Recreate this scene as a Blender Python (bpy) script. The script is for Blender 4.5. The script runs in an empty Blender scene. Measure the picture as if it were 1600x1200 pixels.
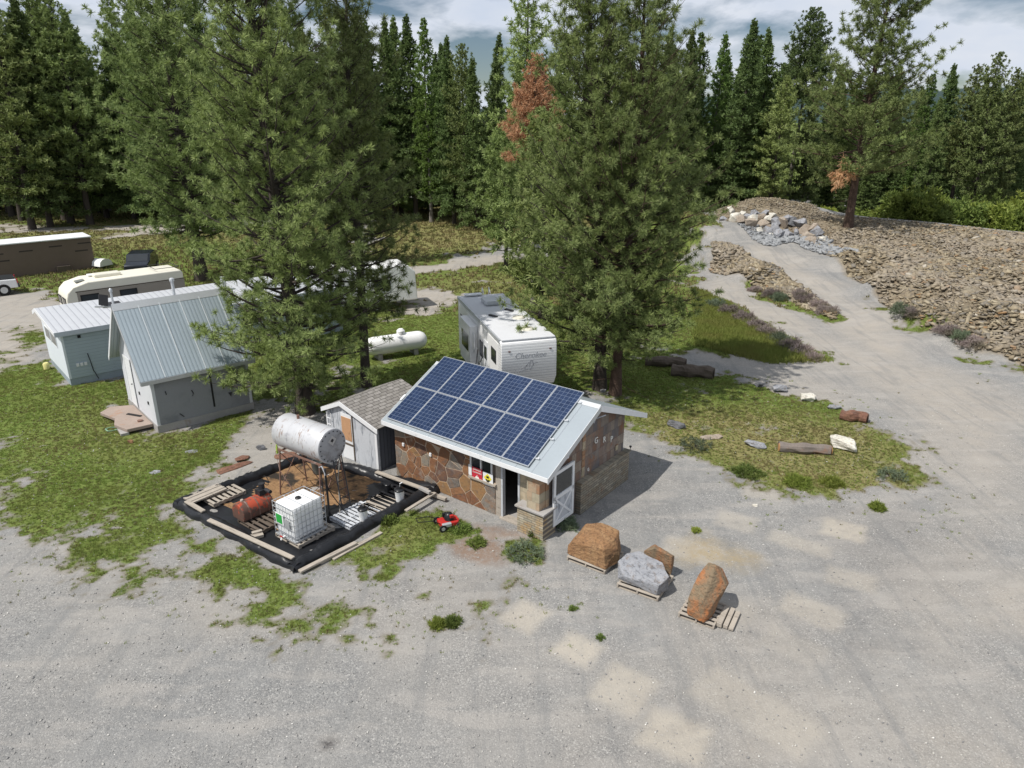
import bpy, bmesh, math, random
import numpy as np
from mathutils import Vector, Matrix, noise as mnoise

# ---------------------------------------------------------------- camera, sky, sun, exposure
scene = bpy.context.scene
F_PX = 1130.0; PITCH = math.radians(20.2); CAM_H = 12.0
cd = bpy.data.cameras.new("camera"); cam = bpy.data.objects.new("camera", cd)
scene.collection.objects.link(cam)
cam.location = (0, 0, CAM_H); cam.rotation_euler = (math.radians(90) - PITCH, 0, 0)
cd.sensor_width = 36.0; cd.lens = F_PX / 1600.0 * 36.0
cd.clip_start = 0.1; cd.clip_end = 12000
scene.camera = cam
SUN_AZ = math.radians(57)       # compass direction the light travels towards (from +Y, clockwise)
SUN_EL = math.radians(57)
sl = bpy.data.lights.new("sun", 'SUN'); so = bpy.data.objects.new("sun", sl)
scene.collection.objects.link(so)
sl.energy = 4.8; sl.angle = math.radians(0.5); sl.color = (1.0, 0.955, 0.89)
ldir = Vector((math.sin(SUN_AZ) * math.cos(SUN_EL), math.cos(SUN_AZ) * math.cos(SUN_EL), -math.sin(SUN_EL)))
so.rotation_euler = ldir.to_track_quat('-Z', 'Y').to_euler()
so.location = (-20, -10, 40)
world = bpy.data.worlds.new("World"); scene.world = world; world.use_nodes = True
wt = world.node_tree; wt.nodes.clear()
def wn(t, **k):
    n = wt.nodes.new(t)
    for a, b in k.items(): setattr(n, a, b)
    return n
wout = wn('ShaderNodeOutputWorld'); wbg = wn('ShaderNodeBackground'); wbg.inputs[1].default_value = 0.058
sky = wn('ShaderNodeTexSky', sky_type='NISHITA'); sky.sun_disc = False
sky.sun_elevation = SUN_EL; sky.sun_rotation = SUN_AZ + math.pi
sky.altitude = 900; sky.air_density = 1.0; sky.dust_density = 0.2; sky.ozone_density = 2.2
wtc = wn('ShaderNodeTexCoord'); wsep = wn('ShaderNodeSeparateXYZ'); wt.links.new(wtc.outputs['Generated'], wsep.inputs[0])
wadd = wn('ShaderNodeMath', operation='ADD'); wadd.inputs[1].default_value = 0.28
wt.links.new(wsep.outputs[2], wadd.inputs[0])
wdx = wn('ShaderNodeMath', operation='DIVIDE'); wdy = wn('ShaderNodeMath', operation='DIVIDE')
wt.links.new(wsep.outputs[0], wdx.inputs[0]); wt.links.new(wadd.outputs[0], wdx.inputs[1])
wt.links.new(wsep.outputs[1], wdy.inputs[0]); wt.links.new(wadd.outputs[0], wdy.inputs[1])
wcb = wn('ShaderNodeCombineXYZ'); wt.links.new(wdx.outputs[0], wcb.inputs[0]); wt.links.new(wdy.outputs[0], wcb.inputs[1])
wno = wn('ShaderNodeTexNoise'); wno.inputs['Scale'].default_value = 1.9; wno.inputs['Detail'].default_value = 8; wno.inputs['Roughness'].default_value = 0.55
wno.inputs['Distortion'].default_value = 0.3
wt.links.new(wcb.outputs[0], wno.inputs['Vector'])
wr = wn('ShaderNodeValToRGB'); wr.color_ramp.elements[0].position = 0.38; wr.color_ramp.elements[1].position = 0.52
wt.links.new(wno.outputs['Fac'], wr.inputs[0])
wno2 = wn('ShaderNodeTexNoise'); wno2.inputs['Scale'].default_value = 3.5; wno2.inputs['Detail'].default_value = 6
wt.links.new(wcb.outputs[0], wno2.inputs['Vector'])
wcl = wn('ShaderNodeMix', data_type='RGBA'); wcl.inputs[6].default_value = (9.5, 11.2, 14.2, 1); wcl.inputs[7].default_value = (16.0, 16.2, 16.6, 1)
wt.links.new(wno2.outputs['Fac'], wcl.inputs[0])
wmx = wn('ShaderNodeMix', data_type='RGBA')
wt.links.new(wr.outputs[0], wmx.inputs[0]); wt.links.new(sky.outputs[0], wmx.inputs[6]); wt.links.new(wcl.outputs[2], wmx.inputs[7])
wt.links.new(wmx.outputs[2], wbg.inputs[0]); wt.links.new(wbg.outputs[0], wout.inputs[0])
scene.view_settings.view_transform = 'Standard'; scene.view_settings.look = 'None'
scene.view_settings.exposure = -0.08; scene.view_settings.gamma = 1.0
scene.cycles.max_bounces = 4; scene.cycles.diffuse_bounces = 3; scene.cycles.glossy_bounces = 2; scene.cycles.transparent_max_bounces = 8

# ---------------------------------------------------------------- helpers
C = scene.collection
RNG = np.random.default_rng(7)
def ray(px, py):
    X = (px - 800) / F_PX; U = -(py - 600) / F_PX
    return np.array([X, math.cos(PITCH) + U * math.sin(PITCH), -math.sin(PITCH) + U * math.cos(PITCH)])
def G(px, py, z=0.0):
    d = ray(px, py); t = (CAM_H - z) / -d[2]
    return np.array([d[0] * t, d[1] * t, z])
def _hash(ix, iy, s):
    h = (ix * 374761393 + iy * 668265263 + s * 974711) & 0xffffffff
    h = ((h ^ (h >> 13)) * 1274126177) & 0xffffffff
    return ((h ^ (h >> 16)) & 0xffff) / 65535.0
def vnoise(x, y, scale, seed=0, oct=3):
    x = np.asarray(x, float); y = np.asarray(y, float); r = 0; a = 1; tot = 0
    for o in range(oct):
        X = x / scale * 2 ** o + 1000.3; Y = y / scale * 2 ** o + 1000.7
        ix = np.floor(X).astype(np.int64); iy = np.floor(Y).astype(np.int64); fx = X - ix; fy = Y - iy
        fx = fx * fx * (3 - 2 * fx); fy = fy * fy * (3 - 2 * fy); s = seed * 17 + o
        v = (_hash(ix, iy, s) * (1 - fx) + _hash(ix + 1, iy, s) * fx) * (1 - fy) + (_hash(ix, iy + 1, s) * (1 - fx) + _hash(ix + 1, iy + 1, s) * fx) * fy
        r = r + a * v; tot += a; a *= .5
    return r / tot
def sdf(poly, x, y):
    """signed distance to a polygon, positive inside"""
    p = np.asarray(poly, float)[:, :2]; n = len(p); d = np.full(x.shape, 1e9); ins = np.zeros(x.shape, bool)
    for i in range(n):
        ax, ay = p[i]; bx, by = p[(i + 1) % n]; ex, ey = bx - ax, by - ay
        t = np.clip(((x - ax) * ex + (y - ay) * ey) / (ex * ex + ey * ey + 1e-12), 0, 1)
        d = np.minimum(d, np.hypot(x - ax - ex * t, y - ay - ey * t))
        c = ((ay > y) != (by > y)) & (x < (bx - ax) * (y - ay) / (by - ay + 1e-12) + ax)
        ins ^= c
    return np.where(ins, d, -d)

def tag(o, label=None, cat=None, group=None, kind=None):
    if label: o['label'] = label
    if cat: o['category'] = cat
    if group: o['group'] = group
    if kind: o['kind'] = kind
    return o
def empty(name, label, cat, loc=(0, 0, 0), rz=0.0, group=None):
    o = bpy.data.objects.new(name, None); o.empty_display_size = .3
    C.objects.link(o); o.location = loc; o.rotation_euler = (0, 0, rz)
    return tag(o, label, cat, group)
def copy_tree(o, loc, rz, label=None, group=None, scale=None):
    r = o.copy(); C.objects.link(r); r.location = loc; r.rotation_euler = (0, 0, rz)
    if scale: r.scale = scale
    if label: r['label'] = label
    if group: r['group'] = group
    for ch in list(o.children):
        c = ch.copy(); C.objects.link(c); c.parent = r
        for g in list(ch.children):
            d = g.copy(); C.objects.link(d); d.parent = c
    return r
def fast_mesh(name, V, T, mat, parent=None, attrs=None, smooth=False):
    me = bpy.data.meshes.new(name); V = np.asarray(V, np.float32); T = np.asarray(T, np.int32); k = T.shape[1]
    me.vertices.add(len(V)); me.vertices.foreach_set("co", V.ravel())
    me.loops.add(T.size); me.loops.foreach_set("vertex_index", T.ravel())
    me.polygons.add(len(T)); me.polygons.foreach_set("loop_start", np.arange(0, T.size, k, dtype=np.int32))
    me.polygons.foreach_set("loop_total", np.full(len(T), k, np.int32))
    if smooth: me.polygons.foreach_set("use_smooth", np.ones(len(T), bool))
    if attrs:
        for a, v in attrs.items():
            at = me.attributes.new(a, 'FLOAT', 'POINT'); at.data.foreach_set("value", np.asarray(v, np.float32))
    me.update(calc_edges=True); me.validate()
    me.materials.append(mat)
    o = bpy.data.objects.new(name, me); C.objects.link(o)
    if parent: o.parent = parent
    return o

class MB:
    def __init__(s): s.v = []; s.f = []; s.m = []
    def add(s, vs, fs, mat=0, M=None):
        b = len(s.v)
        s.v += [tuple(M @ Vector(v)) if M is not None else tuple(v) for v in vs]
        s.f += [tuple(b + i for i in f) for f in fs]; s.m += [mat] * len(fs); return s
    def box(s, c, d, rz=0, mat=0, M=None, rx=0, ry=0):
        x, y, z = d[0] / 2, d[1] / 2, d[2] / 2
        vs = [(-x, -y, -z), (x, -y, -z), (x, y, -z), (-x, y, -z), (-x, -y, z), (x, -y, z), (x, y, z), (-x, y, z)]
        fs = [(0, 3, 2, 1), (4, 5, 6, 7), (0, 1, 5, 4), (1, 2, 6, 5), (2, 3, 7, 6), (3, 0, 4, 7)]
        T = Matrix.Translation(c) @ Matrix.Rotation(rz, 4, 'Z') @ Matrix.Rotation(ry, 4, 'Y') @ Matrix.Rotation(rx, 4, 'X')
        if M is not None: T = M @ T
        return s.add(vs, fs, mat, T)
    def b2(s, x0, x1, y0, y1, z0, z1, mat=0, M=None):
        return s.box(((x0 + x1) / 2, (y0 + y1) / 2, (z0 + z1) / 2), (abs(x1 - x0), abs(y1 - y0), abs(z1 - z0)), mat=mat, M=M)
    def tube(s, pts, r, n=8, mat=0, cap=True, M=None):
        pts = [Vector(p) for p in pts]; rs = r if isinstance(r, (list, tuple)) else [r] * len(pts)
        vs = []; up = Vector((0, 0, 1))
        for i, p in enumerate(pts):
            t = (pts[min(i + 1, len(pts) - 1)] - pts[max(i - 1, 0)]).normalized()
            a = t.cross(up if abs(t.z) < .95 else Vector((1, 0, 0))).normalized(); b = t.cross(a)
            for k in range(n):
                w = 2 * math.pi * k / n + math.pi / n
                vs.append(p + (a * math.cos(w) + b * math.sin(w)) * rs[i])
        fs = []
        for i in range(len(pts) - 1):
            for k in range(n):
                k2 = (k + 1) % n; fs.append((i * n + k, i * n + k2, (i + 1) * n + k2, (i + 1) * n + k))
        if cap:
            fs.append(tuple(range(n - 1, -1, -1))); fs.append(tuple((len(pts) - 1) * n + k for k in range(n)))
        return s.add(vs, fs, mat, M)
    def prism(s, poly, a0, a1, axis='x', mat=0, M=None):
        """poly of 2-D points extruded along an axis. x: (y,z), y: (x,z), z: (x,y)"""
        n = len(poly); vs = []
        for a in (a0, a1):
            for p, q in poly: vs.append({'x': (a, p, q), 'y': (p, a, q), 'z': (p, q, a)}[axis])
        fs = [tuple(range(n)), tuple(range(2 * n - 1, n - 1, -1))]
        for i in range(n): j = (i + 1) % n; fs.append((i, i + n, j + n, j))
        return s.add(vs, fs, mat, M)
    def lathe(s, prof, n=20, mat=0, M=None):
        vs = []; fs = []
        for r, z in prof:
            for k in range(n): w = 2 * math.pi * k / n; vs.append((r * math.cos(w), r * math.sin(w), z))
        for i in range(len(prof) - 1):
            for k in range(n): k2 = (k + 1) % n; fs.append((i * n + k, i * n + k2, (i + 1) * n + k2, (i + 1) * n + k))
        fs.append(tuple(range(n - 1, -1, -1))); fs.append(tuple((len(prof) - 1) * n + k for k in range(n)))
        return s.add(vs, fs, mat, M)
    def build(s, name, mats, parent=None, smooth=False, bevel=0.0, seg=2, loc=None):
        me = bpy.data.meshes.new(name); me.from_pydata(s.v, [], s.f); me.update()
        bm = bmesh.new(); bm.from_mesh(me); bmesh.ops.recalc_face_normals(bm, faces=bm.faces); bm.to_mesh(me); bm.free()
        if not isinstance(mats, (list, tuple)): mats = [mats]
        for m in mats: me.materials.append(m)
        me.polygons.foreach_set("material_index", s.m)
        o = bpy.data.objects.new(name, me); C.objects.link(o)
        if parent: o.parent = parent
        if loc: o.location = loc
        if bevel > 0:
            md = o.modifiers.new("bevel", 'BEVEL'); md.width = bevel; md.segments = seg; md.limit_method = 'ANGLE'; md.angle_limit = math.radians(40)
        if smooth:
            me.polygons.foreach_set("use_smooth", np.ones(len(me.polygons), bool))
            try: me.set_sharp_from_angle(angle=math.radians(42))
            except Exception: pass
        return o

# ---------------------------------------------------------------- materials
class NT:
    def __init__(s, name):
        s.m = bpy.data.materials.new(name); s.m.use_nodes = True; s.t = s.m.node_tree
        s.b = s.t.nodes['Principled BSDF']; s.out = s.t.nodes['Material Output']
        s.b.inputs['Specular IOR Level'].default_value = 0.3
        s._c = None
    def n(s, t, **k):
        x = s.t.nodes.new(t)
        for a, b in k.items(): setattr(x, a, b)
        return x
    def set(s, inp, v):
        if isinstance(v, bpy.types.NodeSocket): s.t.links.new(v, inp)
        else:
            if isinstance(v, (tuple, list)) and len(v) == 3 and inp.type == 'RGBA': v = (*v, 1)
            inp.default_value = v
    def co(s, kind='Object'):
        if s._c is None: s._c = s.n('ShaderNodeTexCoord')
        return s._c.outputs[kind]
    def math(s, op, a, b=0.0, c=None, clamp=False):
        x = s.n('ShaderNodeMath', operation=op); x.use_clamp = clamp; s.set(x.inputs[0], a); s.set(x.inputs[1], b)
        if c is not None: s.set(x.inputs[2], c)
        return x.outputs[0]
    def noise(s, scale, detail=3, rough=.5, dist=0, vec=None, out='Fac', loc=None, sc=None):
        x = s.n('ShaderNodeTexNoise'); x.inputs['Scale'].default_value = scale; x.inputs['Detail'].default_value = detail
        x.inputs['Roughness'].default_value = rough; x.inputs['Distortion'].default_value = dist
        v = vec if vec is not None else s.co()
        if loc or sc:
            mp = s.n('ShaderNodeMapping'); s.t.links.new(v, mp.inputs[0])
            if loc: mp.inputs[1].default_value = loc
            if sc: mp.inputs[3].default_value = sc
            v = mp.outputs[0]
        s.t.links.new(v, x.inputs['Vector']); return x.outputs[out]
    def ss(s, v, lo, hi, a=0.0, b=1.0):
        x = s.n('ShaderNodeMapRange', interpolation_type='SMOOTHSTEP'); s.set(x.inputs[0], v)
        x.inputs[1].default_value = lo; x.inputs[2].default_value = hi; x.inputs[3].default_value = a; x.inputs[4].default_value = b
        return x.outputs[0]
    def mix(s, f, a, b, blend='MIX'):
        x = s.n('ShaderNodeMix', data_type='RGBA', blend_type=blend); s.set(x.inputs[0], f); s.set(x.inputs[6], a); s.set(x.inputs[7], b)
        return x.outputs[2]
    def attr(s, name): 
        x = s.n('ShaderNodeAttribute', attribute_name=name); return x.outputs['Fac']
    def ramp(s, v, stops, interp='LINEAR'):
        x = s.n('ShaderNodeValToRGB'); x.color_ramp.interpolation = interp; s.set(x.inputs[0], v); e = x.color_ramp.elements
        while len(e) < len(stops): e.new(.5)
        for i, (p, c) in enumerate(stops): e[i].position = p; e[i].color = (*c, 1)
        return x.outputs[0]
    def sep(s, vec):
        x = s.n('ShaderNodeSeparateXYZ'); s.t.links.new(vec, x.inputs[0]); return x.outputs
    def comb(s, a, b, c=0.0):
        x = s.n('ShaderNodeCombineXYZ'); s.set(x.inputs[0], a); s.set(x.inputs[1], b); s.set(x.inputs[2], c); return x.outputs[0]
    def bump(s, h, strength=.3, dist=.02):
        x = s.n('ShaderNodeBump'); x.inputs['Strength'].default_value = strength; x.inputs['Distance'].default_value = dist
        s.set(x.inputs['Height'], h); s.t.links.new(x.outputs[0], s.b.inputs['Normal'])
    def done(s, col, rough=.7, metal=0.0, spec=None):
        s.set(s.b.inputs['Base Color'], col); s.set(s.b.inputs['Roughness'], rough); s.set(s.b.inputs['Metallic'], metal)
        if spec is not None: s.b.inputs['Specular IOR Level'].default_value = spec
        return s.m
def mul(c, k): return tuple(min(1, x * k) for x in c)
def MAT(name, col, rough=.7, metal=0.0, var=.18, scale=2.0, bump=.15, bs=25, dist=.01, dirt=None, damt=.5, dscale=1.5, dsc=None, spec=None):
    t = NT(name); c = t.mix(t.noise(scale, 5, .6), mul(col, 1 - var), mul(col, 1 + var))
    c = t.mix(t.ss(t.noise(scale * 9, 3, .6), .35, .65, 0, .5), c, mul(col, 1 - var * .8))
    if dirt: c = t.mix(t.ss(t.noise(dscale, 6, .65, .4, sc=dsc, loc=(3, 1, 7)), 1 - damt - .08, 1 - damt + .1), c, dirt)
    if bump: t.bump(t.noise(bs, 4, .6), bump, dist)
    return t.done(c, rough, metal, spec)

m_white = MAT('white_paint', (.74, .75, .76), .55, var=.06, dirt=(.42, .42, .40), damt=.33, dscale=3, bump=.08)
m_whitewood = MAT('weathered_white_boards', (.52, .54, .57), .75, var=.15, dirt=(.22, .24, .27), damt=.42, dscale=2.5, dsc=(3, 3, .6), bump=.3)
m_shadewall = MAT('stucco_with_painted_shade', (.27, .275, .295), .85, var=.10, scale=1.2, dirt=(.20, .205, .225), damt=.42, dscale=.9, bump=.25)  # base colour darkened to carry the shade on the shed's side walls
m_concrete = MAT('concrete', (.36, .345, .33), .9, var=.2, scale=3, dirt=(.24, .17, .12), damt=.35, bump=.5)
m_wood = MAT('weathered_wood', (.40, .355, .30), .85, var=.3, scale=5, dirt=(.22, .19, .16), damt=.4, dsc=(1, 6, 6), bump=.35)
m_wooddark = MAT('dark_wood', (.12, .095, .075), .85, var=.3, scale=4, bump=.35)
m_black = MAT('black_plastic', (.018, .019, .022), .33, var=.3, bump=.2)
m_rubber = MAT('rubber', (.02, .02, .02), .8)
m_darkmetal = MAT('dark_steel', (.05, .05, .055), .5, .4, bump=.1)
m_rust = MAT('rusted_steel', (.22, .13, .10), .75, .2, var=.3, scale=8, dirt=(.30, .25, .23), damt=.4)
m_galv = MAT('galvanised_steel', (.55, .57, .59), .42, .5, var=.1)
m_plastic = MAT('white_plastic', (.80, .81, .81), .4, var=.03, bump=0)
m_glass = MAT('window_glass', (.03, .035, .04), .08, var=.3, bump=0, spec=.6)
m_palevinyl = MAT('white_enamel', (.82, .82, .81), .32, var=.04, bump=0, dirt=(.6, .6, .58), damt=.3, dscale=2)
m_cream = MAT('cream_fibreglass', (.74, .71, .61), .4, var=.05, bump=0, dirt=(.5, .47, .4), damt=.32, dscale=2)
m_rope = MAT('grey_hose', (.22, .21, .19), .7)
m_red = MAT('red_paint', (.45, .03, .025), .4, var=.15, bump=.05)
m_signred = MAT('sign_red', (.50, .03, .05), .5, var=.08, bump=0)
m_signyellow = MAT('sign_yellow', (.72, .62, .05), .5, var=.05, bump=0)
m_text = MAT('lettering_white', (.75, .74, .70), .6, var=.05, bump=0)
m_greytext = MAT('lettering_grey', (.30, .31, .33), .6, var=.1, bump=0)
m_green = MAT('green_label', (.03, .33, .06), .5, var=.05, bump=0)
m_plywood = MAT('plywood', (.50, .29, .16), .8, var=.15, scale=4, dirt=(.18, .10, .06), damt=.38, dscale=3)
m_brownwrap = MAT('brown_house_wrap', (.165, .125, .10), .8, var=.12, bump=.3, bs=4, dist=.05)
m_lime = MAT('lime_plastic', (.35, .50, .08), .5)

def striped(name, col, dark, period, width, axis=2, rough=.5, metal=0, off=0, extra=None, bumpd=.01, var=.1, dirt=None):
    """thin dark joints repeated along an object axis (laps of siding, ribs of sheet metal)"""
    t = NT(name); s = t.sep(t.co()); f = t.math('FRACT', t.math('DIVIDE', t.math('ADD', s[axis], 100 + off), period))
    line = t.math('LESS_THAN', f, width)
    c = t.mix(t.noise(1.3, 5, .6), mul(col, 1 - var), mul(col, 1 + var * .7))
    if dirt: c = t.mix(t.ss(t.noise(2, 6, .65, .4), .55, .75), c, dirt)
    c = t.mix(line, c, dark)
    t.bump(t.math('SMOOTH_MIN', f, .75, .3), .8, bumpd)
    return t.done(c, rough, metal)
m_lapsiding = striped('pale_blue_lap_siding', (.40, .47, .53), (.27, .32, .37), .16, .06, bumpd=.03)
m_fwsiding = striped('white_ribbed_siding', (.82, .82, .81), (.40, .41, .43), .115, .13, rough=.35, bumpd=.02, var=.03)
m_shedroof = striped('grey_sheet_roofing', (.36, .42, .455), (.26, .31, .345), .15, .22, axis=0, rough=.38, metal=.35, bumpd=.02, var=.13)
m_trailroof = striped('pale_sheet_roofing', (.56, .575, .60), (.40, .41, .44), .30, .12, axis=0, rough=.42, metal=.2, bumpd=.03, var=.1)
m_metalroof = striped('silver_sheet_roofing', (.38, .425, .455), (.28, .31, .34), .6, .03, axis=0, rough=.4, metal=.3, bumpd=.02)
m_boardwall = striped('vertical_board_siding', (.10, .105, .12), (.03, .03, .035), .16, .1, axis=1, rough=.85)

def stone_mosaic(name, scale, cols, mortar, mw, sc=(1, 1, 1), rand=1.0):
    t = NT(name); mp = t.n('ShaderNodeMapping'); t.t.links.new(t.co(), mp.inputs[0]); mp.inputs[3].default_value = sc
    w = t.n('ShaderNodeVectorMath', operation='ADD'); t.t.links.new(mp.outputs[0], w.inputs[0])
    ns = t.n('ShaderNodeVectorMath', operation='SCALE'); t.t.links.new(t.noise(1.6, 2, out='Color'), ns.inputs[0]); ns.inputs[3].default_value = .34
    t.t.links.new(ns.outputs[0], w.inputs[1])
    v = t.n('ShaderNodeTexVoronoi', feature='F1'); v.inputs['Scale'].default_value = scale; v.inputs['Randomness'].default_value = rand
    e = t.n('ShaderNodeTexVoronoi', feature='DISTANCE_TO_EDGE'); e.inputs['Scale'].default_value = scale; e.inputs['Randomness'].default_value = rand
    for x in (v, e): t.t.links.new(w.outputs[0], x.inputs['Vector'])
    k = t.sep(v.outputs['Color'])[0]
    n = len(cols); c = t.ramp(k, [(i / n, q) for i, q in enumerate(cols)], 'CONSTANT')
    c = t.mix(t.ss(t.noise(3.5, 6, .7, 1.0), .45, .75, 0, .5), c, (.28, .125, .05))
    c = t.mix(t.ss(t.noise(12, 4, .7), .3, .75, 0, .5), c, (.14, .10, .08))
    edge = t.ss(e.outputs['Distance'], mw * .6, mw * 1.3)
    c = t.mix(edge, mortar, c)
    t.bump(t.math('ADD', edge, t.math('MULTIPLY', t.noise(14, 5, .6), .35)), .8, .02)
    return t.done(c, .8)
m_mosaic = stone_mosaic('flagstone_mosaic', 2.1, [(.17, .085, .055), (.22, .105, .06), (.19, .165, .145), (.27, .135, .06), (.12, .07, .055), (.21, .19, .155), (.20, .09, .05), (.14, .085, .07), (.26, .19, .12), (.17, .10, .075)], (.36, .27, .20), .018, sc=(1, .4, .85))
def tilestone(name, w, h, cols, mortar, mort=.01, sq=1, axis=1, offs=.5, rustcol=(.25, .11, .05), rustamt=.3):
    t = NT(name); s = t.sep(t.co()); vec = t.comb(s[axis], s[2])
    b = t.n('ShaderNodeTexBrick'); b.offset = offs; b.squash = sq; b.inputs['Scale'].default_value = 1; b.inputs['Mortar Size'].default_value = mort
    b.inputs['Brick Width'].default_value = w; b.inputs['Row Height'].default_value = h; b.inputs['Mortar Smooth'].default_value = .2
    t.t.links.new(vec, b.inputs['Vector']); b.inputs['Color1'].default_value = (0, 0, 0, 1); b.inputs['Color2'].default_value = (1, 1, 1, 1); b.inputs['Mortar'].default_value = (.5, .5, .5, 1)
    n = len(cols); c = t.ramp(b.outputs['Color'], [(i / (n - 1), q) for i, q in enumerate(cols)])
    c = t.mix(t.ss(t.noise(5, 6, .7, .5), .4, .75, 0, .6), c, mul(cols[0], .6))
    c = t.mix(t.ss(t.noise(1.7, 5, .7, .5), .6 - rustamt * .3, .8 - rustamt * .3, 0, .7), c, rustcol)
    c = t.mix(b.outputs['Fac'], c, mortar)
    t.bump(t.math('SUBTRACT', t.math('MULTIPLY', t.noise(10, 5, .65), .5), b.outputs['Fac']), .8, .02)
    return t.done(c, .85)
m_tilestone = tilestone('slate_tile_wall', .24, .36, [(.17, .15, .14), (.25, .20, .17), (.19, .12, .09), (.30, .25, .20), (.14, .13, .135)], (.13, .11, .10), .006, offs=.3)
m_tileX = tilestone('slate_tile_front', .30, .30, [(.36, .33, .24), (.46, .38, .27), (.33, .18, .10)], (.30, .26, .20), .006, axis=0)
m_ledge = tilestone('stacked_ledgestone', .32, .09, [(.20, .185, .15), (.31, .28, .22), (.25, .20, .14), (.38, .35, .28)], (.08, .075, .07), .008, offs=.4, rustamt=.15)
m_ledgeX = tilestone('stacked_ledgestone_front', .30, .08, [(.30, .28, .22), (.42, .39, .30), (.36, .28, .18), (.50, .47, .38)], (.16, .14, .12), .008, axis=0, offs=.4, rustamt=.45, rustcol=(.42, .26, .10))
def shingle():
    t = NT('old_shingles'); s = t.sep(t.co()); b = t.n('ShaderNodeTexBrick'); b.offset = .5
    b.inputs['Scale'].default_value = 1; b.inputs['Brick Width'].default_value = .33; b.inputs['Row Height'].default_value = .16; b.inputs['Mortar Size'].default_value = .012
    t.t.links.new(t.comb(s[1], s[0]), b.inputs['Vector']); b.inputs['Color1'].default_value = (.22, .205, .19, 1); b.inputs['Color2'].default_value = (.34, .32, .30, 1); b.inputs['Mortar'].default_value = (.07, .065, .06, 1)
    c = t.mix(t.ss(t.noise(6, 5, .7), .4, .7, 0, .6), b.outputs['Color'], (.16, .15, .13))
    t.bump(t.math('SUBTRACT', t.noise(30, 3), b.outputs['Fac']), .6, .02); return t.done(c, .9)
m_shingle = shingle()

def solar_mat():
    t = NT('solar_cells'); s = t.sep(t.co()); P = .158
    fx = t.math('FRACT', t.math('DIVIDE', t.math('ADD', s[0], 10 * P + 3 * P), P)); fy = t.math('FRACT', t.math('DIVIDE', t.math('ADD', s[1], 20 * P), P))
    def edge(f, w): return t.math('GREATER_THAN', t.math('ABSOLUTE', t.math('SUBTRACT', f, .5)), .5 - w)
    g = t.math('MAXIMUM', edge(fx, .026), edge(fy, .026))
    bx = t.math('MULTIPLY', t.math('LESS_THAN', t.math('ABSOLUTE', t.math('SUBTRACT', t.math('FRACT', t.math('MULTIPLY', fx, 3)), .5)), .035), .35)
    ix = t.math('FLOOR', t.math('DIVIDE', t.math('ADD', s[0], 13 * P), P)); iy = t.math('FLOOR', t.math('DIVIDE', t.math('ADD', s[1], 20 * P), P))
    wn_ = t.n('ShaderNodeTexWhiteNoise', noise_dimensions='3D'); oi = t.n('ShaderNodeObjectInfo')
    t.t.links.new(t.comb(ix, iy, oi.outputs['Random']), wn_.inputs['Vector'])
    c = t.mix(wn_.outputs['Value'], (.012, .024, .062), (.020, .037, .088))
    c = t.mix(t.ss(t.noise(14, 2), .4, .6, 0, .35), c, (.016, .030, .075))
    c = t.mix(bx, c, (.10, .13, .19)); c = t.mix(g, c, (.16, .20, .28))
    return t.done(c, .30, spec=.3)
m_solar = solar_mat()
m_alu = MAT('aluminium_frame', (.60, .62, .64), .38, .3, var=.04, bump=0)

def rockmat(name, base, second, third, sc=1.5, amt=.5, wet=.85):
    t = NT(name); c = t.mix(t.ss(t.noise(sc, 6, .65, .8), .5 - amt * .25, .6 + (1 - amt) * .2), base, second)
    c = t.mix(t.ss(t.noise(sc * 3.1, 5, .7, 1.2, loc=(5, 2, 9)), .5, .68, 0, .85), c, third)
    c = t.mix(t.ss(t.noise(sc * 5, 6, .75, .5, sc=(1, 1, 4)), .48, .66, 0, .8), c, mul(base, .35))
    t.bump(t.math('ADD', t.noise(sc * 4, 8, .7, .6, sc=(1, 1, 3)), t.math('MULTIPLY', t.noise(sc * 22, 4, .6), .4)), .9, .06)
    return t.done(c, wet)
m_rockrust = rockmat('rust_brown_rock', (.30, .165, .08), (.38, .235, .12), (.15, .085, .055), 2.0)
m_rockgrey = rockmat('blue_grey_slate_rock', (.30, .31, .335), (.38, .385, .405), (.23, .19, .16))
m_rockorange = rockmat('orange_stained_rock', (.24, .18, .115), (.48, .17, .055), (.17, .14, .095), 1.6, .5)
m_rockgreen = rockmat('olive_brown_rock', (.22, .185, .13), (.27, .215, .14), (.30, .15, .07))
m_rockwhite = rockmat('pale_quartz_rock', (.66, .63, .55), (.74, .72, .66), (.55, .47, .36))
m_rocktan = rockmat('tan_rock', (.36, .30, .24), (.42, .37, .31), (.28, .22, .17))
m_rockdark = rockmat('dark_grey_rock', (.14, .145, .155), (.20, .20, .21), (.11, .10, .10))
m_rockred = rockmat('red_brown_rock', (.20, .10, .07), (.26, .14, .09), (.14, .10, .08))

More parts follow.
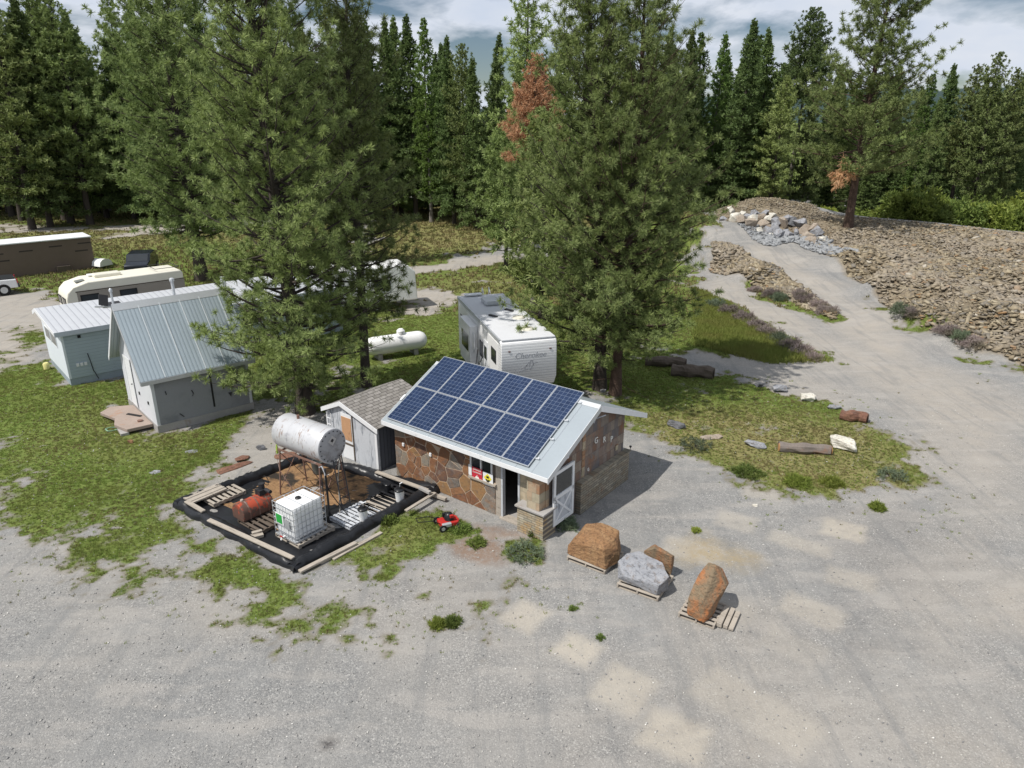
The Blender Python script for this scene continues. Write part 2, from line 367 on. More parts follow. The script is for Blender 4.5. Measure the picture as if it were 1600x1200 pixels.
def foliage(name, a, b, c3, transl=.28, rough=.6, ns=.5):
    t = NT(name); g = t.n('ShaderNodeNewGeometry'); oi = t.n('ShaderNodeObjectInfo')
    c = t.mix(g.outputs['Random Per Island'], a, b)
    c = t.mix(t.ss(t.noise(ns, 3, .6), .42, .62), c, c3)
    h = t.n('ShaderNodeHueSaturation'); t.set(h.inputs['Color'], c)
    t.set(h.inputs['Value'], t.math('MULTIPLY_ADD', oi.outputs['Random'], .60, .70)); t.set(h.inputs['Hue'], t.math('MULTIPLY_ADD', t.math('FRACT', t.math('MULTIPLY', oi.outputs['Random'], 7.3)), .018, .486))
    t.set(t.b.inputs['Base Color'], h.outputs[0]); t.b.inputs['Roughness'].default_value = rough; t.b.inputs['Specular IOR Level'].default_value = .25
    tr = t.n('ShaderNodeBsdfTranslucent'); t.set(tr.inputs[0], h.outputs[0]); ms = t.n('ShaderNodeMixShader'); ms.inputs[0].default_value = transl
    t.t.links.new(t.b.outputs[0], ms.inputs[1]); t.t.links.new(tr.outputs[0], ms.inputs[2]); t.t.links.new(ms.outputs[0], t.out.inputs[0])
    return t.m
m_pine = foliage('pine_needles', (.14, .20, .065), (.36, .43, .165), (.20, .26, .08), .24)
m_spruce = foliage('spruce_needles', (.10, .155, .058), (.21, .29, .10), (.14, .20, .066), .32)
m_larch = foliage('larch_needles', (.10, .165, .04), (.15, .23, .065), (.12, .19, .045), .35)
m_dead = foliage('dead_brown_needles', (.42, .23, .12), (.58, .36, .21), (.48, .29, .16))
m_leaf = foliage('shrub_leaves', (.10, .16, .035), (.19, .25, .065), (.14, .19, .045))
m_yleaf = foliage('yellow_green_leaves', (.17, .235, .045), (.31, .36, .08), (.22, .28, .055), .42)
m_verge = foliage('verge_weed_leaves', (.22, .30, .06), (.38, .44, .12), (.30, .33, .09), .4)
m_sage = foliage('dry_purple_weed', (.26, .215, .20), (.36, .30, .28), (.24, .215, .16), .4)
m_bluegreen = foliage('grey_green_weed', (.15, .19, .12), (.23, .28, .18), (.17, .21, .13), .4)
m_grass = foliage('grass_blades', (.145, .21, .04), (.26, .32, .085), (.21, .235, .065), .35, ns=.9)
m_dry = foliage('dry_grass_blades', (.20, .18, .07), (.30, .26, .12), (.16, .17, .06), .25)
m_bark = MAT('grey_brown_bark', (.075, .062, .052), .95, var=.4, scale=6, bump=1, bs=14, dist=.05)
m_barkred = MAT('red_brown_bark', (.10, .066, .050), .95, var=.4, scale=6, bump=1, bs=14, dist=.05)
m_barkpale = MAT('pale_grey_bark', (.22, .20, .18), .95, var=.3, scale=6, bump=1, bs=14, dist=.05)
# ---------------------------------------------------------------- terrain
def _cp():
    L = []
    for px, py, z in [(1600, 575, 0), (1600, 600, 0), (1500, 556, 0), (1420, 520, 0.1), (1330, 520, 0), (1290, 470, .4), (1240, 420, 1.0), (1180, 385, 1.7), (1115, 352, 2.4), (1085, 335, 2.6),
                      (1380, 480, .35), (1330, 440, .8), (1290, 400, 1.4), (1230, 370, 2.0), (1150, 347, 2.7),
                      (1450, 480, 1.3), (1400, 430, 1.8), (1350, 390, 2.3), (1500, 440, 2.1), (1580, 480, 1.7), (1590, 540, .8), (1600, 430, 2.5), (1500, 520, .8), (1700, 480, 1.6), (1700, 430, 2.5), (1800, 480, 1.5),
                      (1150, 328, 3.3), (1200, 312, 4.2), (1240, 320, 3.9), (1280, 338, 3.2), (1330, 346, 3.0), (1390, 350, 3.0), (1440, 354, 2.9), (1500, 364, 2.9), (1600, 374, 2.9), (1720, 384, 2.9), (1800, 390, 2.6),
                      (1110, 427, .1), (1180, 452, .05), (1250, 482, 0), (1310, 507, 0), (1118, 384, 1.9), (1190, 417, 1.3), (1250, 452, .6), (1300, 487, .15),
                      (1095, 437, 0), (1200, 500, 0), (1300, 550, 0), (1090, 470, 0), (1600, 620, 0), (1400, 560, 0), (1600, 700, 0), (1760, 600, 0), (1400, 620, 0), (1180, 470, 0), (1250, 520, 0), (1110, 500, 0), (1000, 450, 0), (1060, 400, .3)]:
        p = G(px, py, z); L.append((p[0], p[1], z))
    cr = [(20, 84), (27, 88), (34, 84), (42, 80), (52, 76), (62, 76), (75, 72)]
    for x, y in cr: L.append((x, y, 1.0)); L.append((x, y + 8, 0.2)); L.append((x, y + 20, 0)); L.append((x, y + 40, 0))
    for y in range(20, 130, 8): L.append((8, y, 0)); L.append((11 if y < 70 else 4, y + 4, 0))
    for x in range(14, 90, 8): L.append((x, 26, 0)); L.append((x, 20, 0))
    for y in range(30, 56, 8): L.append((60, y, .0)); L.append((75, y, 0))
    return np.array(L, float)
CP = _cp()
def terr(x, y, micro=True):
    x = np.atleast_1d(np.asarray(x, float)); y = np.atleast_1d(np.asarray(y, float)); sh = x.shape; x = x.ravel(); y = y.ravel()
    z = np.zeros(len(x)); m = (x > 8) & (y > 26) & (y < 130) & (x < 95)
    if m.any():
        xs, ys = x[m], y[m]; num = np.zeros(len(xs)); den = np.zeros(len(xs))
        for cx, cy, cz in CP:
            # stretch so that far points, which look squeezed, count alike
            w = 1.0 / (((xs - cx) ** 2 + ((ys - cy) * .8) ** 2) + .6) ** 2.0
            num += w * cz; den += w
        z[m] = num / den
    z = z.reshape(sh)
    if micro:
        x = x.reshape(sh); y = y.reshape(sh)
        z = z + (vnoise(x, y, 6, 3) - .5) * .10 * np.clip((np.abs(y - 22) - 9) / 10, .12, 1)
    return z
def GT(px, py, lift=0.0):
    """photo pixel to the point of the terrain it shows"""
    d = ray(px, py); t = CAM_H * .5
    ts = np.concatenate([np.arange(6, 60, .25), np.arange(60, 260, .5)]); P = d[None, :] * ts[:, None]; P[:, 2] += CAM_H
    h = terr(P[:, 0], P[:, 1], False) + lift; k = np.argmax(P[:, 2] < h)
    if P[k, 2] >= h[k]: return G(px, py)
    a, b = ts[k - 1], ts[k]; fa = P[k - 1, 2] - h[k - 1]; fb = P[k, 2] - h[k]; t = a + (b - a) * fa / (fa - fb)
    p = d * t; return np.array([p[0], p[1], p[2] + CAM_H])
def poly(*pts): return [tuple(GT(*p)[:2]) for p in pts]
def polyG(*pts): return [tuple(G(*p)[:2]) for p in pts]

# masks ------------------------------------------------------------
GR = [  # polygon, strength, softness (m)
    (polyG((-60, 600), (10, 570), (75, 560), (110, 600), (240, 590), (250, 672), (392, 640), (400, 655), (330, 715), (300, 765), (276, 795), (330, 820), (462, 905), (458, 940), (420, 948), (360, 935), (300, 880), (250, 870), (190, 880), (140, 880), (80, 840), (20, 800), (-30, 790), (-30, 690), (-60, 660)), .96, .9),
    (polyG((20, 830), (250, 880), (470, 930), (460, 960), (350, 960), (200, 930), (60, 880)), .62, .8),
    (polyG((530, 890), (600, 815), (690, 800), (740, 820), (735, 850), (690, 860), (650, 895), (600, 930), (540, 920)), .95, .4),
    (polyG((785, 845), (850, 838), (850, 880), (790, 882)), 1.0, .25),
    (polyG((560, 480), (700, 440), (800, 440), (900, 430), (1080, 445), (1130, 470), (1290, 565), (1200, 572), (1080, 545), (1010, 545), (1180, 600), (1215, 612), (1330, 640), (1420, 700), (1430, 745), (1380, 780), (1270, 775), (1150, 740), (1030, 700), (985, 670), (985, 640), (900, 600), (700, 610), (600, 605), (510, 640), (420, 640), (395, 600)), .93, .9),
    (polyG((300, 470), (560, 470), (640, 560), (560, 600), (400, 640), (390, 560)), .8, 1),
    (polyG((640, 455), (700, 420), (860, 400), (1080, 380), (1080, 440), (900, 450), (760, 440)), 1.0, 1.5),
    (polyG((600, 410), (690, 400), (780, 385), (900, 370), (1080, 350), (1060, 315), (600, 315), (560, 400)), 1.0, 2.5),
    (polyG((-60, 372), (150, 374), (300, 362), (560, 345), (560, 480), (300, 475), (110, 478), (70, 455), (10, 452), (-60, 452)), 1.0, 1.2),
    (polyG((540, 395), (700, 380), (730, 462), (600, 490), (540, 480)), 1.0, 1.0),
    (polyG((-60, 355), (250, 340), (560, 325), (560, 290), (-60, 290)), .9, 3.0),
    (polyG((0, 515), (70, 500), (75, 550), (0, 560)), .62, .8),
    (polyG((450, 935), (560, 925), (620, 950), (560, 985), (470, 985)), .66, .5), (polyG((668, 962), (720, 962), (722, 985), (670, 988)), 1.0, .3),
    (polyG((480, 935), (620, 900), (780, 920), (830, 990), (600, 1040), (480, 1000)), .42, .8),
    (polyG((735, 940), (800, 938), (790, 960), (745, 962)), .85, .3), (polyG((872, 938), (905, 942), (905, 958), (880, 958)), .75, .2), (polyG((926, 990), (945, 990), (945, 1002), (926, 1002)), .9, .1),
    (polyG((345, 955), (450, 900), (470, 925), (420, 960)), .6, .4), (polyG((1355, 785), (1375, 782), (1378, 795), (1358, 797)), .9, .12),
    (poly((1170, 445), (1225, 458), (1265, 480), (1315, 500), (1300, 506), (1240, 485), (1180, 462)), .85, .5),
    (poly((1370, 470), (1420, 500), (1500, 550), (1600, 585), (1600, 572), (1500, 532), (1430, 490)), .5, 1.0),
]
NG = [  # bare ground cut out of the grass
    (polyG((430, 628), (520, 640), (540, 690), (430, 715), (350, 750), (330, 735), (400, 668)), .75, .7),
    (polyG((540, 545), (640, 560), (560, 600), (500, 640), (460, 660), (450, 610)), .5, .8),
    (polyG((580, 452), (660, 446), (735, 458), (700, 488), (600, 495)), .75, .9),
    (polyG((620, 418), (700, 411), (795, 400), (795, 409), (700, 422), (640, 430)), 1.0, .5),
    (polyG((1080, 545), (1200, 572), (1290, 568), (1330, 640), (1215, 612), (1120, 590), (1010, 560)), .85, .8),
    (polyG((-60, 349), (150, 352), (300, 347), (300, 355), (150, 362), (-60, 364)), .8, 1.2),
    (polyG((-60, 468), (80, 472), (100, 482), (60, 498), (60, 555), (20, 575), (-60, 600)), .72, 1.0),
    (polyG((1130, 715), (1260, 735), (1200, 770), (1100, 740)), .3, .5),
    (polyG((985, 680), (1060, 700), (1120, 735), (1060, 735), (985, 712)), .6, .4),
    (polyG((160, 620), (245, 650), (250, 690), (180, 680)), .4, .4),
    (polyG((680, 850), (770, 830), (790, 880), (700, 870)), .9, .2),
]
STRAW = [(polyG((985, 635), (1060, 640), (1130, 640), (1260, 650), (1340, 650), (1420, 700), (1430, 760), (1370, 790), (1250, 770), (1150, 745), (1010, 695)), .85, 1), (polyG((600, 410), (780, 385), (1080, 350), (1060, 315), (600, 315)), .8, 3), (polyG((150, 395), (300, 380), (560, 380), (560, 330), (0, 365), (0, 400)), .6, 3),
         (polyG((560, 460), (700, 430), (900, 420), (880, 470)), .4, 2), (polyG((560, 860), (640, 820), (690, 830), (600, 880)), .5, .5), (polyG((120, 640), (320, 640), (280, 700), (100, 690)), .3, 1.5)]
TAN = [  # warm pale fines on the gravel
    (poly((1330, 470), (1400, 540), (1420, 560), (1380, 560), (1320, 520), (1250, 440), (1180, 390), (1200, 385)), .8, 1.5),
    (polyG((1250, 1000), (1600, 900), (1600, 1200), (1150, 1200)), .65, 3), (polyG((1500, 640), (1600, 640), (1600, 860), (1500, 800)), .5, 1.5),
    (polyG((0, 900), (80, 930), (260, 1000), (200, 1040), (0, 960)), .2, 2), (polyG((60, 850), (480, 940), (800, 900), (830, 990), (600, 1040), (350, 1000), (100, 960)), .38, 1.2), (polyG((-60, 455), (120, 465), (60, 560), (-60, 640)), .8, 1), (polyG((560, 440), (735, 458), (700, 500), (560, 505)), .9, 1), (polyG((620, 412), (795, 398), (795, 412), (640, 437)), .9, 1),
    (polyG((430, 628), (520, 640), (540, 690), (430, 715), (350, 750), (330, 735), (400, 668)), .5, 1),
    (polyG((1080, 545), (1290, 568), (1330, 640), (1215, 612)), .5, 1), (polyG((-60, 345), (300, 345), (300, 372), (-60, 372)), 1, 2),
]
def rect(px, py, w, h, rot):
    c = G(px, py); a = np.array([math.cos(rot), math.sin(rot)]); b = np.array([-a[1], a[0]])
    return [tuple(c[:2] + a * sx * w / 2 + b * sy * h / 2) for sx, sy in ((-1, -1), (1, -1), (1, 1), (-1, 1))]
PALE = [(rect(820, 962, 1.0, 1.1, -.62), .8), (rect(903, 1015, 1.0, .9, -.62), .9), (rect(975, 1078, 1.1, 1.3, -.6), .75), (rect(1055, 1150, 1.3, 1.1, -.5), .9), (rect(1318, 828, 1.2, 1.1, -.5), .9), (rect(1270, 955, 1.5, 1.0, -.7), .6),
        (rect(1150, 815, 1.2, 1.0, -.5), .5), (rect(1250, 850, 1.8, .7, -.6), .55), (rect(1330, 905, 1.3, .9, -.5), .55), (rect(1080, 860, 1.7, 1.1, -.5), .6), (rect(1190, 770, 1.3, .9, -.3), .55), (rect(1140, 950, 1.2, .8, -.6), .35), (rect(1240, 1010, 1.4, .9, -.7), .3), (rect(1180, 1110, 2.6, 1.2, -.8), .45)]
OCH = [(polyG((1060, 850), (1100, 840), (1190, 870), (1150, 885), (1070, 875)), .9, .4), (polyG((690, 850), (775, 835), (800, 870), (760, 885), (700, 868)), .0, .2)]
RUST = [(polyG((700, 850), (740, 838), (790, 850), (785, 880), (745, 880), (708, 865)), .9, .2), (polyG((735, 818), (785, 822), (825, 838), (760, 848)), .7, .15)]
LANES = [(poly((1110, 425), (1210, 470), (1320, 520), (1460, 580), (1600, 640), (1600, 760), (1560, 900), (1420, 1060), (1250, 1200), (1100, 1200), (1350, 1000), (1470, 860), (1500, 740), (1440, 670), (1330, 590), (1200, 520), (1100, 460)), .75, 1.6)]
DARK = [(polyG((1290, 800), (1420, 790), (1500, 850), (1420, 930), (1300, 900)), .16, 1.2), (polyG((1180, 960), (1330, 950), (1400, 1010), (1250, 1040)), .14, 1.0), (polyG((1000, 1090), (1180, 1050), (1150, 1200), (900, 1200)), .12, 1.2), (polyG((600, 880), (800, 900), (760, 960), (560, 930)), .10, .8), (polyG((504, 1158), (522, 1155), (526, 1166), (508, 1170)), .9, .08), (polyG((1040, 1130), (1090, 1125), (1100, 1150), (1050, 1150)), .35, .2)]
RUB = [(poly((1600, 572), (1500, 532), (1430, 500), (1375, 470), (1335, 437), (1290, 398), (1240, 372), (1160, 350), (1115, 342), (1130, 322), (1200, 308), (1280, 330), (1440, 348), (1600, 366), (1850, 390), (1850, 560)), 1, .8),
       (poly((1112, 424), (1180, 447), (1250, 478), (1300, 500), (1305, 490), (1250, 448), (1190, 412), (1112, 378)), 1, .5)]
def acc(lst, x, y, amp=1.0, sc=1.2, seed=0):
    r = np.zeros(x.shape); n = vnoise(x, y, sc, seed, 4) - .5
    for it in lst:
        s = it[2] if len(it) > 2 else .12
        P = np.array(it[0]); m = (x > P[:, 0].min() - 5) & (x < P[:, 0].max() + 5) & (y > P[:, 1].min() - 5) & (y < P[:, 1].max() + 5)
        if not m.any(): continue
        d = sdf(it[0], x[m], y[m]) + n[m] * amp * s * 3.0
        r[m] = np.maximum(r[m], np.clip(d / s * .5 + .5, 0, 1) * it[1])
    return r
def masks(x, y):
    far = np.clip((y - 118) / 10, 0, 1)
    g = np.maximum(acc(GR, x, y, 1, 1.6, 11), far)
    left = np.clip((-x - 40) / 6, 0, 1) * np.clip((y - 62) / 6, 0, 1); g = np.maximum(g, left * .9)
    rgt = np.clip((y - 66) / 8, 0, 1) * (x < 20) * (x > 5); g = np.maximum(g, rgt)
    g = g * (1 - acc(NG, x, y, 1, 1.3, 12))
    patch = vnoise(x, y, 2.4, 21, 4); fine = vnoise(x, y, .55, 22, 3)
    near = np.clip((30 - y) / 8, 0, 1)
    tiny = vnoise(x, y, .22, 23, 2); n = (patch * .42 + fine * .34 + tiny * .24 - .30) / .40
    gg = np.where(g < .02, 0, np.clip((g * (1.10 - .30 * near) - n + .04) * 2.2 + .5, 0, 1))
    return gg, acc(STRAW, x, y, 1, 3, 31), np.maximum(acc(TAN, x, y, 1.2, 3, 32), acc(LANES, x, y, 1, 4, 38)), acc(PALE, x, y, .35, .3, 33), acc(OCH, x, y, 1, .8, 34), acc(RUST, x, y, 1, .6, 35), acc(DARK, x, y, 1, .5, 36), acc(RUB, x, y, .6, 1.5, 37)

def axis_pts(segs):
    out = [segs[0][0]]
    for a, b, s in segs: out += list(np.linspace(a, b, max(2, int(round((b - a) / s)) + 1))[1:])
    return np.array(out)
gx = axis_pts([(-6000, -400, 700), (-400, -100, 30), (-100, -45, 1.0), (-45, -20, .35), (-20, 20, .14), (20, 40, .3), (40, 95, .8), (95, 400, 30), (400, 6000, 700)])
gy = axis_pts([(-400, -20, 60), (-20, 8, 4), (8, 36, .14), (36, 62, .3), (62, 125, .8), (125, 400, 25), (400, 9000, 800)])
X, Y = np.meshgrid(gx, gy); Z = terr(X, Y)
gg, st, tn, pl, oc, ru, dk, rb = masks(X, Y)
Z = Z + rb * (vnoise(X, Y, 1.2, 41, 3) - .5) * .35
V = np.stack([X, Y, Z], -1).reshape(-1, 3); nx, ny = len(gx), len(gy)
ii, jj = np.meshgrid(np.arange(nx - 1), np.arange(ny - 1)); q = (jj * nx + ii).ravel()
Q = np.stack([q, q + 1, q + nx + 1, q + nx], -1)
cxm = V[Q].mean(1)[:, 0]; cym = V[Q].mean(1)[:, 1]
ROAD_LOW = poly((1085, 436), (1130, 432), (1180, 452), (1250, 484), (1320, 510), (1420, 545), (1600, 590), (1700, 620), (1700, 760), (1600, 760), (1480, 700), (1400, 640), (1300, 566), (1200, 512), (1120, 466), (1085, 452))
ROAD_UP = poly((1330, 515), (1290, 488), (1250, 450), (1190, 412), (1115, 376), (1085, 358), (1085, 338), (1115, 345), (1160, 352), (1230, 374), (1290, 402), (1335, 440), (1380, 480), (1430, 505), (1500, 540), (1420, 545))
r_lo = sdf(ROAD_LOW, cxm, cym) > 0; r_up = (sdf(ROAD_UP, cxm, cym) > 0) & ~r_lo
r_rb = ((sdf(RUB[0][0], cxm, cym) > 0) | (sdf(RUB[1][0], cxm, cym) > 0)) & ~r_lo & ~r_up
GN = gg.ravel()[Q].mean(1)
r_gr = (cym < 62) & (np.abs(cxm) < 60) & ~r_lo & ~r_up & ~r_rb & (acc(GR, cxm, cym, 0, 1, 1) < .3)

def ground_mat():
    t = NT('ground_gravel_and_turf')
    ge = t.n('ShaderNodeNewGeometry').outputs['Position']
    n = lambda s, d=4, r=.6, di=0: t.noise(s, d, r, di, vec=ge)
    grv = t.mix(t.ss(n(.35, 5, .6), .35, .65), (.232, .232, .227), (.278, .276, .268))
    grv = t.mix(t.ss(n(1.6, 6, .7), .38, .68, 0, .7), grv, (.178, .180, .179))
    grv = t.mix(t.ss(n(5, 5, .75), .45, .7, 0, .5), grv, (.34, .33, .31))
    grv = t.mix(t.ss(n(.12, 4, .6, .5), .42, .62, 0, .6), grv, (.325, .305, .278))
    # single stones
    v = t.n('ShaderNodeTexVoronoi', feature='F1'); v.inputs['Scale'].default_value = 36; t.t.links.new(ge, v.inputs['Vector'])
    k = t.sep(v.outputs['Color'])
    sp = t.ramp(k[0], [(0, (.09, .092, .095)), (.25, (.17, .17, .17)), (.6, (.245, .24, .232)), (.88, (.34, .33, .31)), (.97, (.52, .51, .48))])
    amt = t.ss(n(.5, 4, .6), .3, .7, .35, .95)
    grv = t.mix(amt, grv, t.mix(.55, grv, sp))
    v2 = t.n('ShaderNodeTexVoronoi', feature='F1'); v2.inputs['Scale'].default_value = 9; t.t.links.new(ge, v2.inputs['Vector'])
    k2 = t.sep(v2.outputs['Color'])
    grv = t.mix(t.math('MULTIPLY', t.math('GREATER_THAN', k2[1], .96), t.math('LESS_THAN', v2.outputs['Distance'], .2)), grv, (.42, .41, .39))
    tan = t.mix(n(2.5, 5), (.34, .305, .26), (.41, .372, .322))
    c = t.mix(t.math('MULTIPLY', t.attr('tan'), t.ss(n(1.1, 5, .7), .2, .7, .5, 1)), grv, tan)
    # wheel streaks across the roads and the yard
    stv = t.noise(1.0, 4, .6, .3, vec=ge, sc=(.35, 1.3, 1)); c = t.mix(t.ss(stv, .48, .66, 0, .45), c, (.375, .352, .322))
    stv2 = t.noise(1.0, 4, .65, .2, vec=ge, sc=(2.2, .25, 1)); c = t.mix(t.ss(stv2, .5, .68, 0, .4), c, (.178, .181, .181))
    c = t.mix(t.math('MULTIPLY', t.attr('pale'), t.ss(n(4, 6, .75), .25, .6, .5, .95)), c, (.43, .39, .33))
    c = t.mix(t.math('MULTIPLY', t.attr('ochre'), t.ss(n(3, 5, .7), .3, .6, .2, .8)), c, (.33, .26, .15))
    c = t.mix(t.math('MULTIPLY', t.attr('rust'), t.ss(n(6, 5, .7), .25, .6, .2, .9)), c, (.22, .145, .10))
    c = t.mix(t.math('MULTIPLY', t.attr('dark'), t.ss(n(9, 5, .7), .3, .55, .2, 1)), c, (.05, .045, .045))
    rub = t.ramp(n(.7, 6, .7, .5), [(.25, (.15, .125, .09)), (.45, (.24, .195, .135)), (.6, (.29, .25, .18)), (.75, (.21, .195, .165))])
    rub = t.mix(t.ss(n(6, 4, .7), .4, .65, 0, .7), rub, (.10, .085, .07))
    c = t.mix(t.ss(t.attr('rubble'), .3, .7), c, rub)
    g = t.attr('grass'); gb = t.math('ADD', g, t.math('MULTIPLY', t.math('SUBTRACT', n(7, 5, .75), .5), 1.1))
    gs = t.mix(t.ss(n(3, 5, .7), .35, .65), (.10, .15, .03), (.175, .22, .058))
    gs = t.mix(t.ss(n(14, 4, .7), .45, .62, 0, .55), gs, (.05, .065, .02))
    gs = t.mix(t.ss(n(.5, 4, .6), .45, .65, 0, .5), gs, (.13, .15, .04))
    gs = t.mix(t.math('MULTIPLY', t.attr('straw'), t.ss(n(1.2, 5, .7), .2, .6, .35, .95)), gs, t.mix(n(5, 4), (.20, .17, .075), (.29, .25, .12)))
    soil = t.mix(n(5, 5, .7), (.15, .132, .105), (.235, .21, .17))
    c = t.mix(t.math('MULTIPLY', t.ss(g, .0, .5, 0, .75), t.ss(t.attr('rubble'), .3, .7, 1, 0)), c, soil)
    c = t.mix(t.ss(gb, .28, .85), c, gs)
    h = t.math('ADD', t.math('MULTIPLY', v.outputs['Distance'], -.5), t.math('MULTIPLY', n(16, 5, .7), .8))
    t.bump(t.math('ADD', h, t.math('MULTIPLY', t.ss(gb, .3, .7), t.math('MULTIPLY', n(22, 3), 1.5))), .55, .03)
    return t.done(c, .95, spec=.1)
m_ground = ground_mat()
AT = dict(grass=gg.ravel(), straw=st.ravel(), tan=tn.ravel(), pale=pl.ravel(), ochre=oc.ravel(), rust=ru.ravel(), dark=dk.ravel(), rubble=rb.ravel())
def submesh(name, sel):
    F = Q[sel]; u, inv = np.unique(F, return_inverse=True); F2 = inv.reshape(F.shape)
    o = fast_mesh(name, V[u], F2, m_ground, attrs={k: v[u] for k, v in AT.items()}, smooth=True)
    return tag(o, kind='structure')
submesh('ground', ~(r_lo | r_up | r_rb | r_gr)); submesh('gravel_yard', r_gr); submesh('gravel_road', r_lo); submesh('quarry_ramp_road', r_up); submesh('rubble_mound', r_rb)

# distant wooded hills
m_hill = MAT('far_wooded_hill', (.035, .06, .055), .95, var=.35, scale=.02, bump=0)
for nm, xc, yc, rx, hh in (('hill', 900, 2300, 900, 95), ('hill', -1500, 3200, 1800, 150), ('hill', 1900, 2900, 1100, 110)):
    b = []; f = []; na, nb = 48, 10
    for j in range(nb + 1):
        for i in range(na + 1):
            u = i / na * 2 - 1; v = j / nb * 2 - 1
            h = hh * max(0, (1 - u * u)) ** 1.3 * (1 - v * v) * (.75 + .5 * float(vnoise(np.array([u * 6 + xc]), np.array([v * 2]), 1.0, 5)[0]))
            b.append((xc + u * rx, yc + v * rx * .4, h - 1))
    for j in range(nb):
        for i in range(na): k = j * (na + 1) + i; f.append((k, k + 1, k + na + 2, k + na + 1))
    tag(fast_mesh(nm, b, f, m_hill, smooth=True), kind='structure')

# ---------------------------------------------------------------- trees
def unit(v): return v / (np.linalg.norm(v, axis=-1, keepdims=True) + 1e-9)
def tubes_mesh(paths):
    """paths: list of (pts (k,3), radii (k,)), n-gon tubes joined into one array"""
    Vs, Fs, b = [], [], 0
    for P, R, n in paths:
        P = np.asarray(P); k = len(P); T = np.gradient(P, axis=0); T = unit(T)
        ref = np.where(np.abs(T[:, 2:3]) > .9, [[1., 0, 0]], [[0, 0, 1.]]); A = unit(np.cross(T, ref)); B = np.cross(T, A)
        w = np.arange(n) / n * 2 * np.pi
        ring = P[:, None] + (A[:, None] * np.cos(w)[None, :, None] + B[:, None] * np.sin(w)[None, :, None]) * np.asarray(R)[:, None, None]
        Vs.append(ring.reshape(-1, 3)); i = np.arange(k - 1)[:, None] * n; j = np.arange(n)[None]; j2 = (j + 1) % n
        Fs.append(np.stack([b + i + j, b + i + j2, b + i + n + j2, b + i + n + j], -1).reshape(-1, 4)); b += k * n
    return np.concatenate(Vs), np.concatenate(Fs)
def needles(P, D, n, ln, wd, spread, rng, fs=None):
    T = len(P); d = unit(D[:, None, :] * spread + rng.normal(size=(T, n, 3))); L = ln * (1.0 if fs is None else fs[:, None, None]) * rng.uniform(.65, 1.1, (T, n, 1))
    s = unit(np.cross(d, rng.normal(size=(T, n, 3)))) * wd * .5; c = P[:, None, :] + d * ln * .06
    V = np.stack([c - s, c + s, c + s * .45 + d * L, c - s * .45 + d * L], 2).reshape(-1, 3)
    return V, np.arange(len(V)).reshape(-1, 4)
